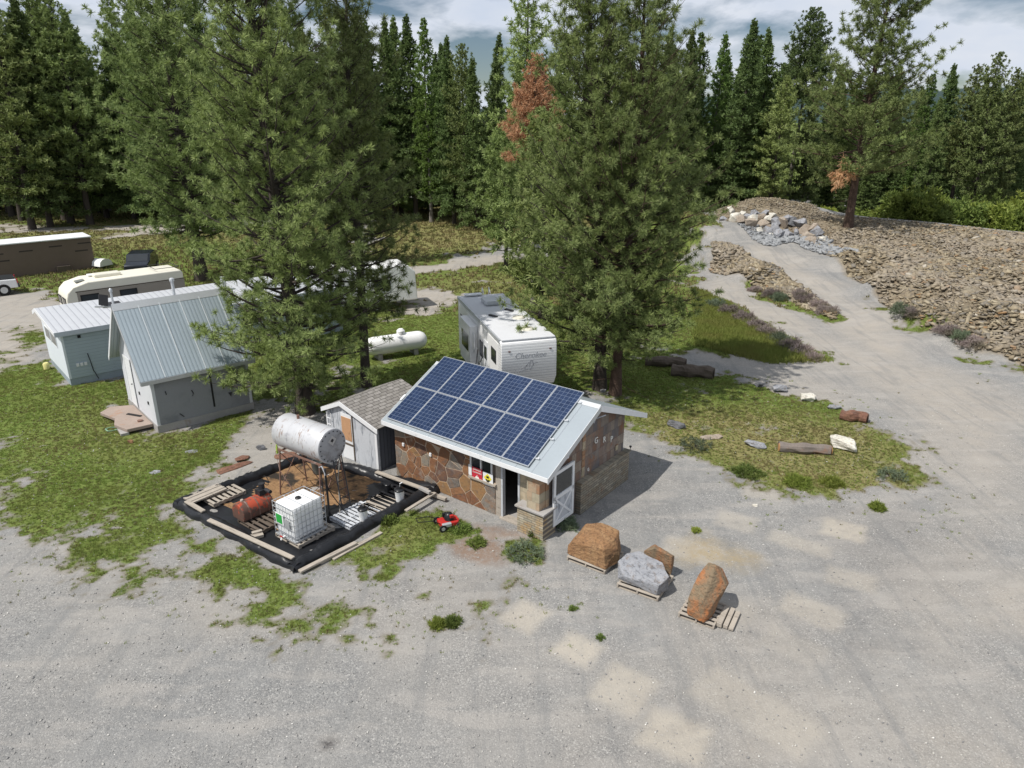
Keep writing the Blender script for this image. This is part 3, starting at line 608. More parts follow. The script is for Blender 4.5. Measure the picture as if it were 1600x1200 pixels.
def tree_parts(seed, H, base, R, nl, r0, prof, elev=(-8, 35), curve=.25, tstep=.35, tlen=.7, tuft=.3, nn=20, nl_=.2, nw=.014, spread=.8, lean=(0, 0), droop=0, bare=0, inner=.25, flat=1.0, wob=.2, rad=6, clump=0):
    rng = np.random.default_rng(seed); K = 14; t = np.linspace(0, 1, K)
    ph = rng.uniform(0, 6, 2)
    cx = lean[0] * t ** 1.3 * H + wob * np.sin(t * 5 + ph[0]) * t; cy = lean[1] * t ** 1.3 * H + wob * np.sin(t * 4 + ph[1]) * t
    TP = np.stack([cx, cy, t * H - .1], -1); TR = r0 * (1 - t) ** .85 + .015; TR[0] *= 1.35
    paths = [(TP, TR, 10 if r0 > .12 else rad)]; tp, td = [], []
    at = lambda h: np.array([np.interp(h, t * H, cx), np.interp(h, t * H, cy), h])
    ang = rng.uniform(0, 6)
    for i in range(nl):
        u = (i + rng.uniform(0, 1)) / nl; h = base + (H - base) * u * .985; ang += 2.4 + rng.normal() * .3
        L = R * prof(u) * (rng.uniform(.68, 1.12) if not clump else rng.choice([rng.uniform(.9, 1.12), rng.uniform(.5, .85)], p=[.6, .4])); L = max(L, .12)
        el = math.radians(elev[0] + (elev[1] - elev[0]) * u + rng.normal() * (7 + 6 * clump))
        k = 7; s = np.linspace(0, 1, k); hd = np.array([math.cos(ang), math.sin(ang)])
        rr = s * L * math.cos(el); zz = s * L * math.sin(el) + curve * L * s ** 2 - droop * L * s ** 1.5
        bend = rng.normal() * .12 * L * s ** 2
        bp = at(h)[None] + np.stack([hd[0] * rr - hd[1] * bend, hd[1] * rr + hd[0] * bend, zz], -1)
        br = np.interp(h, t * H, TR) * .24 * (1 - s) ** .8 * min(1, L / R + .3) + .008
        paths.append((bp, br, 4))
        nt = max(1, int(L * (1 - inner) / tstep)); 
        for j in range(nt + 1):
            sj = inner + (1 - inner) * (j / max(nt, 1)); p = np.array([np.interp(sj, s, bp[:, a]) for a in range(3)])
            q = unit(np.array([np.interp(min(1, sj + .1), s, bp[:, a]) for a in range(3)]) - np.array([np.interp(max(0, sj - .05), s, bp[:, a]) for a in range(3)]))
            side = np.array([-hd[1], hd[0], 0]) * (1 if j % 2 else -1)
            dirs = [q] if j == nt else [unit(q * .6 + side * rng.uniform(.5, 1.1) + np.array([0, 0, rng.normal() * .35 + .15 - droop * .4]))]
            if rng.uniform() < .45 and j < nt: dirs.append(unit(q * .5 - side * rng.uniform(.5, 1.1) + np.array([0, 0, rng.normal() * .35 + .1])))
            for d in dirs:
                tl = tlen * rng.uniform(.5, 1.15) * (1 - .45 * sj) * min(1, L / 1.2 + .2); m = max(1, int(tl / tuft))
                e = p + d * tl + np.array([0, 0, .12 * tl])
                if tl > .25 and nw < .03: paths.append((np.stack([p, (p + e) / 2 - [0, 0, .03], e]), np.array([.012, .009, .005]), 3))
                for a in range(m + 1):
                    f = 1 - a / (m + 1.0); tp.append(p + (e - p) * f); td.append(unit(d + np.array([0, 0, .25])))
    tp.append(at(H) ); td.append(np.array([0, 0, 1.]))
    for g in range(bare):  # dead stubs below the crown
        h = rng.uniform(base * .25, base + .5); a = rng.uniform(0, 6.28); L = R * rng.uniform(.15, .5); s = np.linspace(0, 1, 4)
        hd = np.array([math.cos(a), math.sin(a), -.25]); paths.append((at(h)[None] + s[:, None] * hd[None] * L + np.random.default_rng(g).normal(size=(4, 3)) * .04 * s[:, None], .02 * (1 - s) + .004, 3))
    tv, tf = tubes_mesh(paths); P = np.array(tp); D = np.array(td); P += rng.normal(size=P.shape) * (.06 + .05 * clump)
    cv, cf = needles(P, D, nn, nl_, nw, spread, rng, np.clip((H - P[:, 2]) / (H * .22) + .35, .4, 1)); return (tv, tf), (cv, cf)
def make_tree(name, label, cat, loc, mat, bark, group=None, rz=0, **k):
    (tv, tf), (cv, cf) = tree_parts(**k); r = empty(name, label, cat, loc, rz, group)
    fast_mesh('trunk', tv, tf, bark, r, smooth=True); fast_mesh('crown', cv, cf, mat, r); return r
p_round = lambda u: min(1, .62 + u * 2.6) * (1 - u) ** .55 if u < .99 else .05
p_pine = lambda u: min(1, .62 + u * 2.0) * (1 - u ** 1.9) ** .85 * (.88 + .12 * math.sin(u * 23)) + .05
p_full = lambda u: min(1, .85 + u) * (1 - u ** 1.9) ** .85 * (.88 + .12 * math.sin(u * 23)) + .05
p_two = lambda u: min(1, .62 + u * 2.0) * (1 - u) ** .72 * (.88 + .12 * math.sin(u * 23)) + .04
p_cone = lambda u: (1 - u) ** 1.0 * (.85 + .15 * math.sin(u * 31)) + .015
p_col = lambda u: min(1, .7 + u * 1.5) * (1 - u) ** .6 + .03
NEAR = dict(tstep=.50, tlen=1.15, tuft=.46, nn=58, nl_=.23, nw=.021, spread=.45, curve=.34, inner=.32, clump=1)
make_tree('pine_tree', 'huge bushy pine in front, between the grey metal-roofed shed and the white tank', 'pine tree', (-8.94, 29.0, 0), m_pine, m_bark, seed=1, H=22.5, base=1.2, R=3.8, nl=340, r0=.32, prof=p_full, elev=(-8, 42), lean=(-.035, -.01), bare=14, **NEAR)
make_tree('pine_tree', 'slimmer pine with a thin bare lower trunk behind the small shingled shed', 'pine tree', (-6.96, 32.35, 0), m_pine, m_bark, seed=2, H=18.9, base=3.2, R=3.05, nl=190, r0=.21, prof=p_two, elev=(-10, 42), lean=(.028, 0), bare=22, **NEAR)
make_tree('pine_tree', 'left trunk of the twin pines beside the white travel trailer', 'pine tree', (4.13, 31.92, 0), m_pine, m_bark, seed=3, H=19.2, base=1.8, R=4.9, nl=260, r0=.27, prof=p_two, elev=(-10, 42), lean=(-.06, .01), bare=10, **NEAR)
make_tree('pine_tree', 'right reddish trunk of the twin pines, behind the stone shed gable', 'pine tree', (4.77, 31.24, 0), m_pine, m_barkred, seed=4, H=18.6, base=2.4, R=4.5, nl=230, r0=.23, prof=p_two, elev=(-10, 42), lean=(.03, .01), bare=10, **NEAR)
MID = dict(tstep=.62, tlen=1.4, tuft=.56, nn=40, nl_=.34, nw=.042, spread=.45, curve=.30, inner=.3, clump=1)
make_tree('pine_tree', 'broad tall pine behind the dark parked car and the cream motorhome', 'pine tree', (-24.4, 56.3, 0), m_pine, m_bark, seed=5, H=27, base=3.4, R=5.5, nl=260, r0=.42, prof=p_pine, elev=(-12, 38), lean=(-.02, 0), bare=10, **MID)
eb = GT(1325, 354)
make_tree('pine_tree', 'lone tall pine standing on top of the rubble mound', 'pine tree', tuple(eb - [0, 0, .3]), m_pine, m_barkred, seed=6, H=22.5, base=4.4, R=5.7, nl=170, r0=.36, prof=lambda u: min(1, .75 + u * 2) * (1 - u ** 1.5) ** .75 * (1 - .3 * math.exp(-((u - .55) / .07) ** 2)) + .05, elev=(-6, 40), lean=(.012, 0), bare=6, **MID)
def up_h(x, y, py):
    d = ray(800, py); return CAM_H + d[2] * y / d[1]
def place(px, y): return (px - 800) / F_PX * (y * math.cos(PITCH) + (CAM_H) * math.sin(PITCH) * 0 + 4.0)
def xy_at(px, py_top, y):
    d = ray(px, py_top); t = y / d[1]; return d[0] * t, CAM_H + d[2] * t
def px_tree(name, label, cat, px, pyt, y, mat, bark, over=0, **k):
    x, h = xy_at(px, pyt, y); z = float(terr(x, y, False)[0]) - .1
    return make_tree(name, label, cat, (x, y, z), mat, bark, H=h - z + over, **k)
FAR = dict(tstep=.6, tlen=1.2, tuft=.52, nn=24, nl_=.40, nw=.075, spread=.5, curve=.25, clump=1)
px_tree('pine_tree', 'large pine rising to the top edge behind the small dead brown pine', 'pine tree', 822, 2, 70, m_pine, m_bark, 1.5, seed=7, base=4, R=4.3, nl=110, r0=.35, prof=p_pine, elev=(-10, 40), **FAR)
px_tree('dead_pine_tree', 'small dead pine with rust brown needles', 'dead tree', 836, 88, 48, m_dead, m_barkpale, 0, seed=8, base=9.6, R=2.0, nl=100, r0=.13, prof=lambda u: (1 - u) ** .8 + .05, elev=(0, 45), tstep=.26, tlen=.6, tuft=.28, nn=30, nl_=.26, nw=.035, spread=.6, curve=.2)
px_tree('pine_tree', 'young green pine directly below the dead brown pine', 'pine tree', 850, 172, 45, m_pine, m_bark, 0, seed=13, base=1.5, R=2.4, nl=90, r0=.16, prof=p_pine, elev=(-5, 40), **FAR)
px_tree('fir_tree', 'tall fir with a long bare grey trunk under a flat-branched top', 'fir tree', 1268, 14, 88, m_spruce, m_barkpale, 0, seed=9, base=13.6, R=3.9, nl=110, r0=.28, prof=lambda u: (1 - u) ** .75 + .04, elev=(-12, 25), bare=20, lean=(.02, 0), droop=.12, tstep=.5, tlen=.9, tuft=.4, nn=20, nl_=.42, nw=.08, spread=.7)
px_tree('fir_tree', 'black-green drooping fir between the two near pines at the top edge', 'fir tree', 508, 2, 62, m_spruce, m_bark, 4, seed=10, base=4, R=3.2, nl=120, r0=.3, prof=p_cone, elev=(-20, 5), droop=.2, tstep=.5, tlen=.9, tuft=.4, nn=13, nl_=.4, nw=.07, spread=.7)
px_tree('pine_tree', 'young green pine in front of the forest, left of the dead brown pine', 'pine tree', 790, 205, 62, m_pine, m_bark, 0, seed=12, base=1.5, R=2.7, nl=70, r0=.16, prof=p_pine, elev=(-5, 40), **FAR)
# prototypes for the forest
PROT = {}
def proto(key, name, cat, mat, bark, **k):
    (tv, tf), (cv, cf) = tree_parts(**k); PROT[key] = (name, cat, mat, bark, k['H'], tv, tf, cv, cf, [])
ff = dict(tstep=.48, tlen=.85, tuft=.40, nn=15, nl_=.38, nw=.11, spread=.6)
for i in range(4): proto('spruce%d' % i, 'spruce_tree', 'spruce tree', m_spruce, m_bark, seed=20 + i, H=22., base=(2.2, 1.5, 3.5, 2.0)[i], R=(3.7, 3.2, 3.5, 4.2)[i], nl=(210, 190, 170, 220)[i], r0=.26, prof=p_cone, elev=(-18, 22), droop=.12, wob=.15, **ff)
for i in range(2): proto('larch%d' % i, 'larch_tree', 'larch tree', m_larch, m_barkpale, seed=30 + i, H=22., base=3.5, R=1.9, nl=120, r0=.22, prof=p_col, elev=(-5, 40), droop=.02, wob=.2, **ff)
for i in range(3): proto('pine%d' % i, 'pine_tree', 'pine tree', m_pine, m_bark, seed=40 + i, H=22., base=(5, 3.5, 7)[i], R=(3.8, 4.4, 3.4)[i], nl=(130, 140, 110)[i], r0=.3, prof=p_pine, elev=(-8, 38), curve=.18, wob=.35, **{**ff, 'nw': .10})
def put(key, x, y, h, rz, label, group, wide=1.0):
    name, cat, mat, bark, H, tv, tf, cv, cf, first = PROT[key]; s = h / H; z = float(terr(x, y, False)[0]) - .1
    if not first:
        r = empty(name, label, cat, (x, y, z), rz, group); fast_mesh('trunk', tv, tf, bark, r, smooth=True); fast_mesh('crown', cv, cf, mat, r); r.scale = (s * wide, s * wide, s); first.append(r); return r
    r = copy_tree(first[0], (x, y, z), rz, label, group, (s * wide, s * wide, s)); r.rotation_euler = (math.sin(x * 7.1) * .035, math.cos(y * 5.3) * .035, rz); return r
zones = [(-1e9, 'behind the wrapped trailer'), (330, 'behind the two left pines'), (590, 'above the straw clearing'), (770, 'behind the twin pines'), (1090, 'above the boulder pile'), (1240, 'around the bare-trunked fir'), (1440, 'behind the right bushes')]
def zone(x, y):
    px = 800 + F_PX * x / (y * math.cos(PITCH) + 3.5); return [t for a, t in zones if px >= a][-1]
kinds = {'spruce': 'dark narrow spruce', 'larch': 'light green feathery larch', 'pine': 'rounded forest pine'}
rt = random.Random(5)
sky_line = [(600, 30, 92, 'spruce0'), (612, 24, 98, 'spruce1'), (636, 22, 92, 'spruce2'), (662, 26, 90, 'larch0'), (688, 66, 96, 'spruce3'), (702, 55, 88, 'spruce0'), (724, 68, 86, 'pine0'), (742, 88, 84, 'spruce1'), (770, 50, 90, 'spruce2'), (882, 48, 80, 'larch1'), (1046, 42, 90, 'spruce2'), (1066, 70, 92, 'spruce1'), (1084, 44, 84, 'spruce3'),
            (1108, 48, 86, 'larch0'), (1128, 50, 88, 'larch1'), (1146, 78, 92, 'spruce1'), (1166, 28, 86, 'spruce0'), (1186, 52, 92, 'larch0'), (1211, 42, 88, 'spruce1'), (1228, 118, 84, 'pine1'), (1283, 112, 86, 'spruce2'), (1310, 100, 92, 'spruce3'), (1442, 132, 96, 'spruce0'), (1463, 112, 88, 'larch1'), (1500, 98, 92, 'spruce3'), (1478, 150, 84, 'spruce2'),
            (1530, 100, 86, 'pine2'), (1568, 80, 82, 'pine0'), (1592, 106, 84, 'pine1'), (1622, 80, 86, 'spruce0'), (30, 0, 92, 'pine0'), (70, -10, 88, 'pine1'), (105, 10, 94, 'spruce0'), (150, -15, 96, 'pine2'), (200, 0, 90, 'spruce3'), (255, 5, 92, 'pine1'), (300, -10, 96, 'spruce2'), (350, 0, 92, 'pine0'), (410, 0, 88, 'spruce1'), (455, 5, 92, 'pine2'), (0, -10, 86, 'spruce3'), (-30, 0, 84, 'pine1'), (545, 10, 90, 'spruce0'), (575, 30, 96, 'larch1'), (960, 40, 90, 'spruce1'), (1010, 60, 92, 'spruce0'), (915, 60, 88, 'larch0')]
SEEN = []
for i, (px, pt, y, k) in enumerate(sky_line):
    x, h = xy_at(px, pt, y); kind = kinds[k[:-1]]; SEEN.append((x, y))
    put(k, x, y, h - float(terr(x, y, False)[0]), rt.uniform(0, 6.28), kind + ' of the skyline, ' + zone(x, y), 'skyline ' + k[:-1] + ' trees ' + zone(x, y), rt.uniform(.85, 1.1))
keys = list(PROT)
for row, (y0, step) in enumerate([(84, 4.2), (92, 4.4), (100, 4.6), (110, 5.0), (122, 5.6), (136, 6.2)]):
    x = -y0 * .86
    while x < y0 * .84:
        xx = x + rt.uniform(-1.6, 1.6); yy = y0 + rt.uniform(-3, 3); x += step
        px = 800 + F_PX * xx / (yy * math.cos(PITCH) + 3.5)
        if row == 0 and px < 1440: continue
        if row == 1 and 330 < px < 1110: continue
        if row == 2 and 590 < px < 900: yy += 7
        if any((xx - a) ** 2 + (yy - b) ** 2 < 5 for a, b in SEEN): continue
        if 1230 < px < 1262: continue
        k = rt.choice(['spruce0', 'spruce1', 'spruce2', 'spruce3', 'spruce0', 'spruce3', 'larch0', 'larch1', 'pine1', 'pine2', 'pine0'])
        h = rt.uniform(14, 18.5) if px > 1230 else rt.uniform(16, 20.5)
        if px < 560: h += 4
        if px > 1400: h -= 2.5
        SEEN.append((xx, yy))
        put(k, xx, yy, h, rt.uniform(0, 6.28), kinds[k[:-1]] + (' in the front forest row, ' if row < 3 else ' deep in the forest, ') + zone(xx, yy), 'forest ' + k[:-1] + (' trees of the front row ' if row < 3 else ' trees deep in the forest ') + zone(xx, yy))
# understory: small young trees at the forest foot
for i in range(46):
    px = rt.uniform(560, 1480) if i > 12 else rt.uniform(-20, 560); y = rt.uniform(84, 96) if px > 1090 else rt.uniform(96, 106)
    if 1230 < px < 1440 and i % 2: continue
    x, _ = xy_at(px, 200, y); k = rt.choice(['spruce0', 'spruce3', 'spruce1', 'larch1'])
    put(k, x, y, rt.uniform(5, 10), rt.uniform(0, 6.28), 'young ' + kinds[k[:-1]].replace('dark narrow ', '') + ' at the forest foot, ' + zone(x, y), 'young ' + k[:-1] + ' trees at the forest foot ' + zone(x, y), 1.7)
# ---------------------------------------------------------------- writing
def text_part(name, s, size, mat, parent, M, extrude=.004, shear=0, align='CENTER', sx=1.0):
    cu = bpy.data.curves.new(name, 'FONT'); cu.body = s; cu.size = size; cu.extrude = extrude; cu.align_x = align; cu.align_y = 'CENTER'; cu.shear = shear
    tmp = bpy.data.objects.new('tmp', cu); C.objects.link(tmp); dg = bpy.context.evaluated_depsgraph_get(); dg.update()
    me = bpy.data.meshes.new_from_object(tmp.evaluated_get(dg)); bpy.data.objects.remove(tmp)
    me.name = name; me.transform(M @ Matrix.Diagonal((sx, 1, 1, 1))); me.materials.clear(); me.materials.append(mat)
    o = bpy.data.objects.new(name, me); C.objects.link(o); o.parent = parent; return o
R4 = lambda a, ax: Matrix.Rotation(a, 4, ax)
T4 = lambda *v: Matrix.Translation(v)
FRONT = R4(math.pi / 2, 'X')                        # text standing up, facing -y
RIGHT = R4(math.pi / 2, 'Z') @ R4(math.pi / 2, 'X')  # text standing up, facing +x

# ---------------------------------------------------------------- stone shed with solar roof
YAW = -.66
B = empty('stone_shed', 'small stone-faced shed with twelve solar panels on its roof', 'shed', (-1.0, 22.24, 0), YAW)
m_mortar = MAT('pale_mortar', (.46, .36, .27), .9, var=.15)
zr = lambda v: 2.93 + .483 * v          # front slope, underside
zb = lambda v: 3.535 - .405 * (v - 1.25)
UL, UR, VF, VB, VR = -3.05, 3.45, -1.15, 3.5, 1.25
mb = MB()  # front wall with door and window openings
mb.b2(UL, .45, VF, VF + .16, -.1, zr(VF) - .04); mb.b2(.45, 1.50, VF, VF + .16, -.1, 1.12); mb.b2(.45, 1.50, VF, VF + .16, 1.93, zr(VF) - .04)
mb.build('front_wall', m_mortar, B)
mb = MB(); mb.b2(2.48, UR, VF, VF + .16, -.1, zr(VF) - .04); mb.build('front_wall', m_tileX, B)
def clip(poly_, a, b_, c_):   # keep a*x+b*y<=c
    out = []
    for i in range(len(poly_)):
        p, q_ = poly_[i], poly_[(i + 1) % len(poly_)]; dp = a * p[0] + b_ * p[1] - c_; dq = a * q_[0] + b_ * q_[1] - c_
        if dp <= 0: out.append(p)
        if (dp <= 0) != (dq <= 0): t_ = dp / (dp - dq); out.append((p[0] + (q_[0] - p[0]) * t_, p[1] + (q_[1] - p[1]) * t_))
    return out
def flagstones(rects, n, seed, y_):
    r = random.Random(seed); sites = []
    k = 0
    while len(sites) < n and k < 4000:
        k += 1; s_ = (r.uniform(UL, 1.5), r.uniform(-.1, 2.3)); m_ = r.choice([.20, .34, .52])
        if all(math.hypot((s_[0] - q_[0]) , (s_[1] - q_[1]) * .8) > m_ * .8 for q_ in sites): sites.append(s_)
    mb = MB()
    for i, s_ in enumerate(sites):
        P_ = [(UL, -.1), (1.5, -.1), (1.5, 2.35), (UL, 2.35)]
        for j, q_ in enumerate(sites):
            if i == j: continue
            dx, dy = q_[0] - s_[0], q_[1] - s_[1]; L_ = math.hypot(dx, dy)
            if L_ > 1.8: continue
            P_ = clip(P_, dx / L_, dy / L_, (dx * (q_[0] + s_[0]) / 2 + dy * (q_[1] + s_[1]) / 2) / L_ - .014)
            if len(P_) < 3: break
        if len(P_) < 3: continue
        for x0, x1, z0, z1 in rects:
            Q_ = P_
            for a, b_, c_ in ((-1, 0, -x0 - .008), (1, 0, x1 - .008), (0, -1, -z0), (0, 1, z1 - .005)): Q_ = clip(Q_, a, b_, c_) if len(Q_) > 2 else Q_
            if len(Q_) < 3: continue
            th = r.uniform(.007, .022); cx_ = sum(p[0] for p in Q_) / len(Q_); cz_ = sum(p[1] for p in Q_) / len(Q_); tx, tz = r.uniform(-.03, .03), r.uniform(-.03, .03); n_ = len(Q_)
            D_ = []   # densify and wobble the outline so the stones are not clean polygons
            for a in range(n_):
                p, q_ = Q_[a], Q_[(a + 1) % n_]; L_ = math.hypot(q_[0] - p[0], q_[1] - p[1]); m_ = max(1, int(L_ / .09))
                for b_ in range(m_):
                    f = b_ / m_; D_.append((p[0] + (q_[0] - p[0]) * f + (r.uniform(-.008, .008) if b_ else 0), p[1] + (q_[1] - p[1]) * f + (r.uniform(-.008, .008) if b_ else 0)))
            # outer ring and slightly smaller face ring
            n_ = len(D_); vs = [(p[0], y_ + .004, p[1]) for p in D_] + [(cx_ + (p[0] - cx_) * .965, y_ - th - tx * (p[0] - cx_) - tz * (p[1] - cz_), cz_ + (p[1] - cz_) * .965) for p in D_]
            vs.append((cx_, y_ - th - r.uniform(-.004, .006), cz_))
            fs = [(a, (a + 1) % n_, n_ + (a + 1) % n_, n_ + a) for a in range(n_)] + [(n_ + a, n_ + (a + 1) % n_, 2 * n_) for a in range(n_)]
            mb.add(vs, fs)
    return mb
t = NT('flagstone_facing'); ge = t.n('ShaderNodeNewGeometry'); cc = t.ramp(ge.outputs['Random Per Island'], [(0, (.19, .085, .045)), (.14, (.16, .145, .13)), (.28, (.24, .12, .06)), (.40, (.125, .07, .052)), (.52, (.23, .205, .165)), (.64, (.20, .095, .05)), (.76, (.28, .165, .075)), (.86, (.12, .08, .068)), (.93, (.21, .19, .165))], 'CONSTANT')
cc = t.mix(t.ss(t.noise(3.5, 6, .7, 1.0), .42, .7, 0, .6), cc, (.30, .15, .065)); cc = t.mix(t.ss(t.noise(6, 6, .75, .6, loc=(4, 4, 4)), .48, .68, 0, .7), cc, (.11, .085, .07)); cc = t.mix(t.ss(t.noise(2.2, 5, .7, loc=(9, 1, 2)), .55, .72, 0, .5), cc, (.34, .31, .27)); t.bump(t.noise(9, 7, .7, .4, sc=(1, 1, 2)), .7, .03)
m_flag = t.done(cc, .75)
flagstones([(UL, .45, .02, zr(VF) - .06), (.45, 1.50, .02, 1.03), (.45, 1.50, 1.94, zr(VF) - .06)], 62, 4, VF).build('flagstone_facing', m_flag, B)
mb = MB(); mb.b2(1.50, 1.60, VF + .01, VF + .15, -.1, zr(VF) - .045); mb.b2(1.60, 1.72, VF - .015, VF + .14, 0, 1.98); mb.build('door_post', m_wood, B)
g = [(VF + .16, -.1), (VB, -.1), (VB, zb(VB) - .04), (VR, zr(VR) - .05), (VF + .16, zr(VF + .16) - .04)]
MB().prism(g, UR - .15, UR - .002, 'x').build('gable_wall', m_tilestone, B)
MB().prism(g, UL, UL + .12, 'x').build('gable_wall', m_boardwall, B)
MB().b2(UL + .12, UR - .16, VB - .12, VB, -.1, zb(VB) - .04).build('back_wall', m_mosaic, B)
mb = MB(); mb.b2(UR, UR + .20, .5, VB + .12, -.15, 1.08); mb.b2(UR - .001, UR + .24, .48, VB + .16, 1.082, 1.13); mb.build('ledgestone_base', m_ledge, B, bevel=.01)
MB().b2(UL + .14, UR - .17, VF + .18, VB - .14, -.02, .03).build('floor', m_concrete, B)
# front pillar: ledgestone base, cap, tiled column
mb = MB(); mb.b2(2.62, 3.60, VF - .34, VF - .003, -.1, .86); mb.b2(3.462, 3.60, VF - .003, VF + .32, -.1, .86); mb.build('pillar_base', m_ledgeX, B, bevel=.01)
mb = MB(); mb.b2(2.56, 3.66, VF - .40, VF + .34, .862, .93); mb.build('pillar_cap', m_concrete, B, bevel=.012)
MB().b2(2.95, 3.42, VF - .30, VF - .004, .932, 1.98).build('pillar_column', m_tileX, B, bevel=.008)
mb = MB()
for x in (1.73, 2.40): mb.b2(x, x + .07, VF - .02, VF + .12, .05, 1.96)
mb.b2(1.8, 2.40, VF - .02, VF + .12, 1.90, 1.96); fr = mb.build('door_frame', m_whitewood, B)
MB().b2(1.73, 2.62, VF - .12, VF + .2, -.04, .05).build('door_sill', m_wood, B, bevel=.006)
mb = MB()
for x in (.45, .88, 1.32): mb.b2(x, x + .045, VF - .02, VF + .05, 1.12, 1.93)
mb.b2(.495, 1.32, VF - .018, VF + .05, 1.88, 1.93); mb.b2(.495, 1.32, VF - .018, VF + .05, 1.12, 1.17)
w = mb.build('window', m_white, B)
mb = MB(); mb.b2(.49, 1.33, VF + .03, VF + .04, 1.16, 1.89); mb.build('pane', m_glass, w)
MB().b2(1.365, 1.50, VF + .035, VF + .06, 1.12, 1.93).build('dark_panel', m_wooddark, B)
MB().b2(.42, 1.54, VF - .08, VF + .02, 1.04, 1.10).build('window_sill', m_wood, B)
for px_, s in ((-2.6, .05), (-1.3, .05)): MB().box((px_, VF - .03, 1.33), (.09, .07, .12)).build('socket_box', m_white, B, bevel=.01)
# roof
def slope(v0, v1, zf, u0, u1, th, off):
    return MB().prism([(v0, zf(v0) + off), (v1, zf(v1) + off), (v1, zf(v1) + off + th), (v0, zf(v0) + off + th)], u0, u1, 'x')
slope(-1.57, VR, zr, -3.2, 3.80, .05, 0).build('roof', m_metalroof, B)
slope(VR + .002, 4.42, zb, -3.2, 3.80, .05, 0).build('roof', m_metalroof, B)
MB().prism([(VR - .14, zr(VR - .14) + .055), (VR, zr(VR) + .07), (VR + .14, zb(VR + .14) + .055), (VR + .14, zb(VR + .14) + .07), (VR, zr(VR) + .09), (VR - .14, zr(VR - .14) + .07)], -3.21, 3.81, 'x').build('ridge_cap', m_alu, B)
for x0 in (3.802, -3.224):
    mb = MB(); mb.prism([(-1.59, zr(-1.59) - .13), (VR, zr(VR) - .14), (VR, zr(VR) + .06), (-1.59, zr(-1.59) + .06)], x0, x0 + .022, 'x'); mb.build('rake_board', m_alu, B)
    mb = MB(); mb.prism([(VR + .002, zr(VR) - .14), (4.44, zb(4.44) - .13), (4.44, zb(4.44) + .06), (VR + .002, zr(VR) + .06)], x0, x0 + .022, 'x'); mb.build('rake_board', m_white, B)
mb = MB(); mb.b2(-3.2, 3.80, -1.595, -1.572, zr(-1.57) - .10, zr(-1.57) + .045); mb.build('fascia_board', m_white, B)
mb = MB()
for i in range(13):
    x = -3.05 + i * .56; mb.prism([(-1.56, zr(-1.56) - .10), (VF - .01, zr(VF) - .10), (VF - .01, zr(VF) - .005), (-1.56, zr(-1.56) - .005)], x, x + .05, 'x'); mb.prism([(VB + .01, zb(VB) - .10), (4.4, zb(4.4) - .10), (4.4, zb(4.4) - .005), (VB + .01, zb(VB) - .005)], x, x + .05, 'x')
mb.build('rafter_tails', m_wooddark, B)
# gable knee brace
MB().tube([(3.79, .9, 3.13), (3.62, 1.25, 3.1), (3.79, 1.6, 3.16)], .02, 6).build('gable_bracket', m_whitewood, B)
# solar array on two rails
nrm = Vector((0, -math.sin(.45), math.cos(.45)))
mb = MB()
for k in (-1.25, -.42, .42, 1.25):
    c = Vector((.0, k * math.cos(.45) + 0, 2.93 + .483 * k * math.cos(.45) + .080)); mb.box(c, (6.22, .04, .035), rx=.45)
mb.build('mounting_rail', m_alu, B)
m_gp = None
for r_ in range(2):
    for c_ in range(6):
        p = bpy.data.objects.new('solar_panel', None); C.objects.link(p); p.parent = B
        x = (c_ - 2.5) * 1.012; yy = (r_ - .5) * 1.665
        p.location = (x, yy * math.cos(.45), 3.052 + yy * math.sin(.45)); p.rotation_euler = (.45, 0, 0)
        f = MB(); w2, l2, fw = .497, .822, .012
        f.b2(-w2, w2, -l2, -l2 + fw, -.02, .02); f.b2(-w2, w2, l2 - fw, l2, -.02, .02); f.b2(-w2, -w2 + fw, -l2 + fw, l2 - fw, -.02, .02); f.b2(w2 - fw, w2, -l2 + fw, l2 - fw, -.02, .02)
        f.build('panel_frame', m_alu, p)
        s = MB(); s.b2(-w2 + fw, w2 - fw, -l2 + fw, l2 - fw, -.015, .014); s.build('cell_sheet', m_solar, p)
for k in (-1.25, -.42, .42, 1.25): MB().box((3.14, k * math.cos(.45), 3.03 + .483 * k * math.cos(.45)), (.06, .06, .05), rx=.45).build('rail_clamp', m_alu, B)
MB().box((-3.16, -.55, zr(-.55) + .09), (.08, .28, .06), rx=.45).build('cable_box', m_white, B, bevel=.01)
# open Dutch door with glazed top on the gable, white with X brace
D = MB(); y0, y1, X0, X1 = -.98, .12, UR + .11, UR + .16
D.b2(X0, X1, y0, y1, .25, 2.08); dr = D.build('door', m_whitewood, B, bevel=.005)
f = MB()
for a, b_, c_, d_ in ((y0, y1, .25, .36), (y0, y1, 1.14, 1.26), (y0, y1, 1.98, 2.08), (y0, y0 + .10, .36, 1.98), (y1 - .10, y1, .36, 1.98)): f.b2(X1 + .001, X1 + .022, a, b_, c_, d_)
L = math.hypot(y1 - y0 - .2, .80); an = math.atan2(.80, y1 - y0 - .2)
for sgn in (1, -1): f.box((X1 + .008 + .003 * sgn, (y0 + y1) / 2, .75), (.016, L, .07), rx=sgn * an)
f.build('door_trim', m_white, dr)
MB().b2(X1 + .002, X1 + .01, y0 + .13, y1 - .13, 1.29, 1.95).build('door_glass', m_glass, dr)
MB().tube([(X1 + .02, y0 + .06, 1.05), (X1 + .06, y0 + .06, 1.05), (X1 + .06, y0 + .06, 1.15), (X1 + .02, y0 + .06, 1.15)], .01, 5).build('door_handle', m_darkmetal, dr)
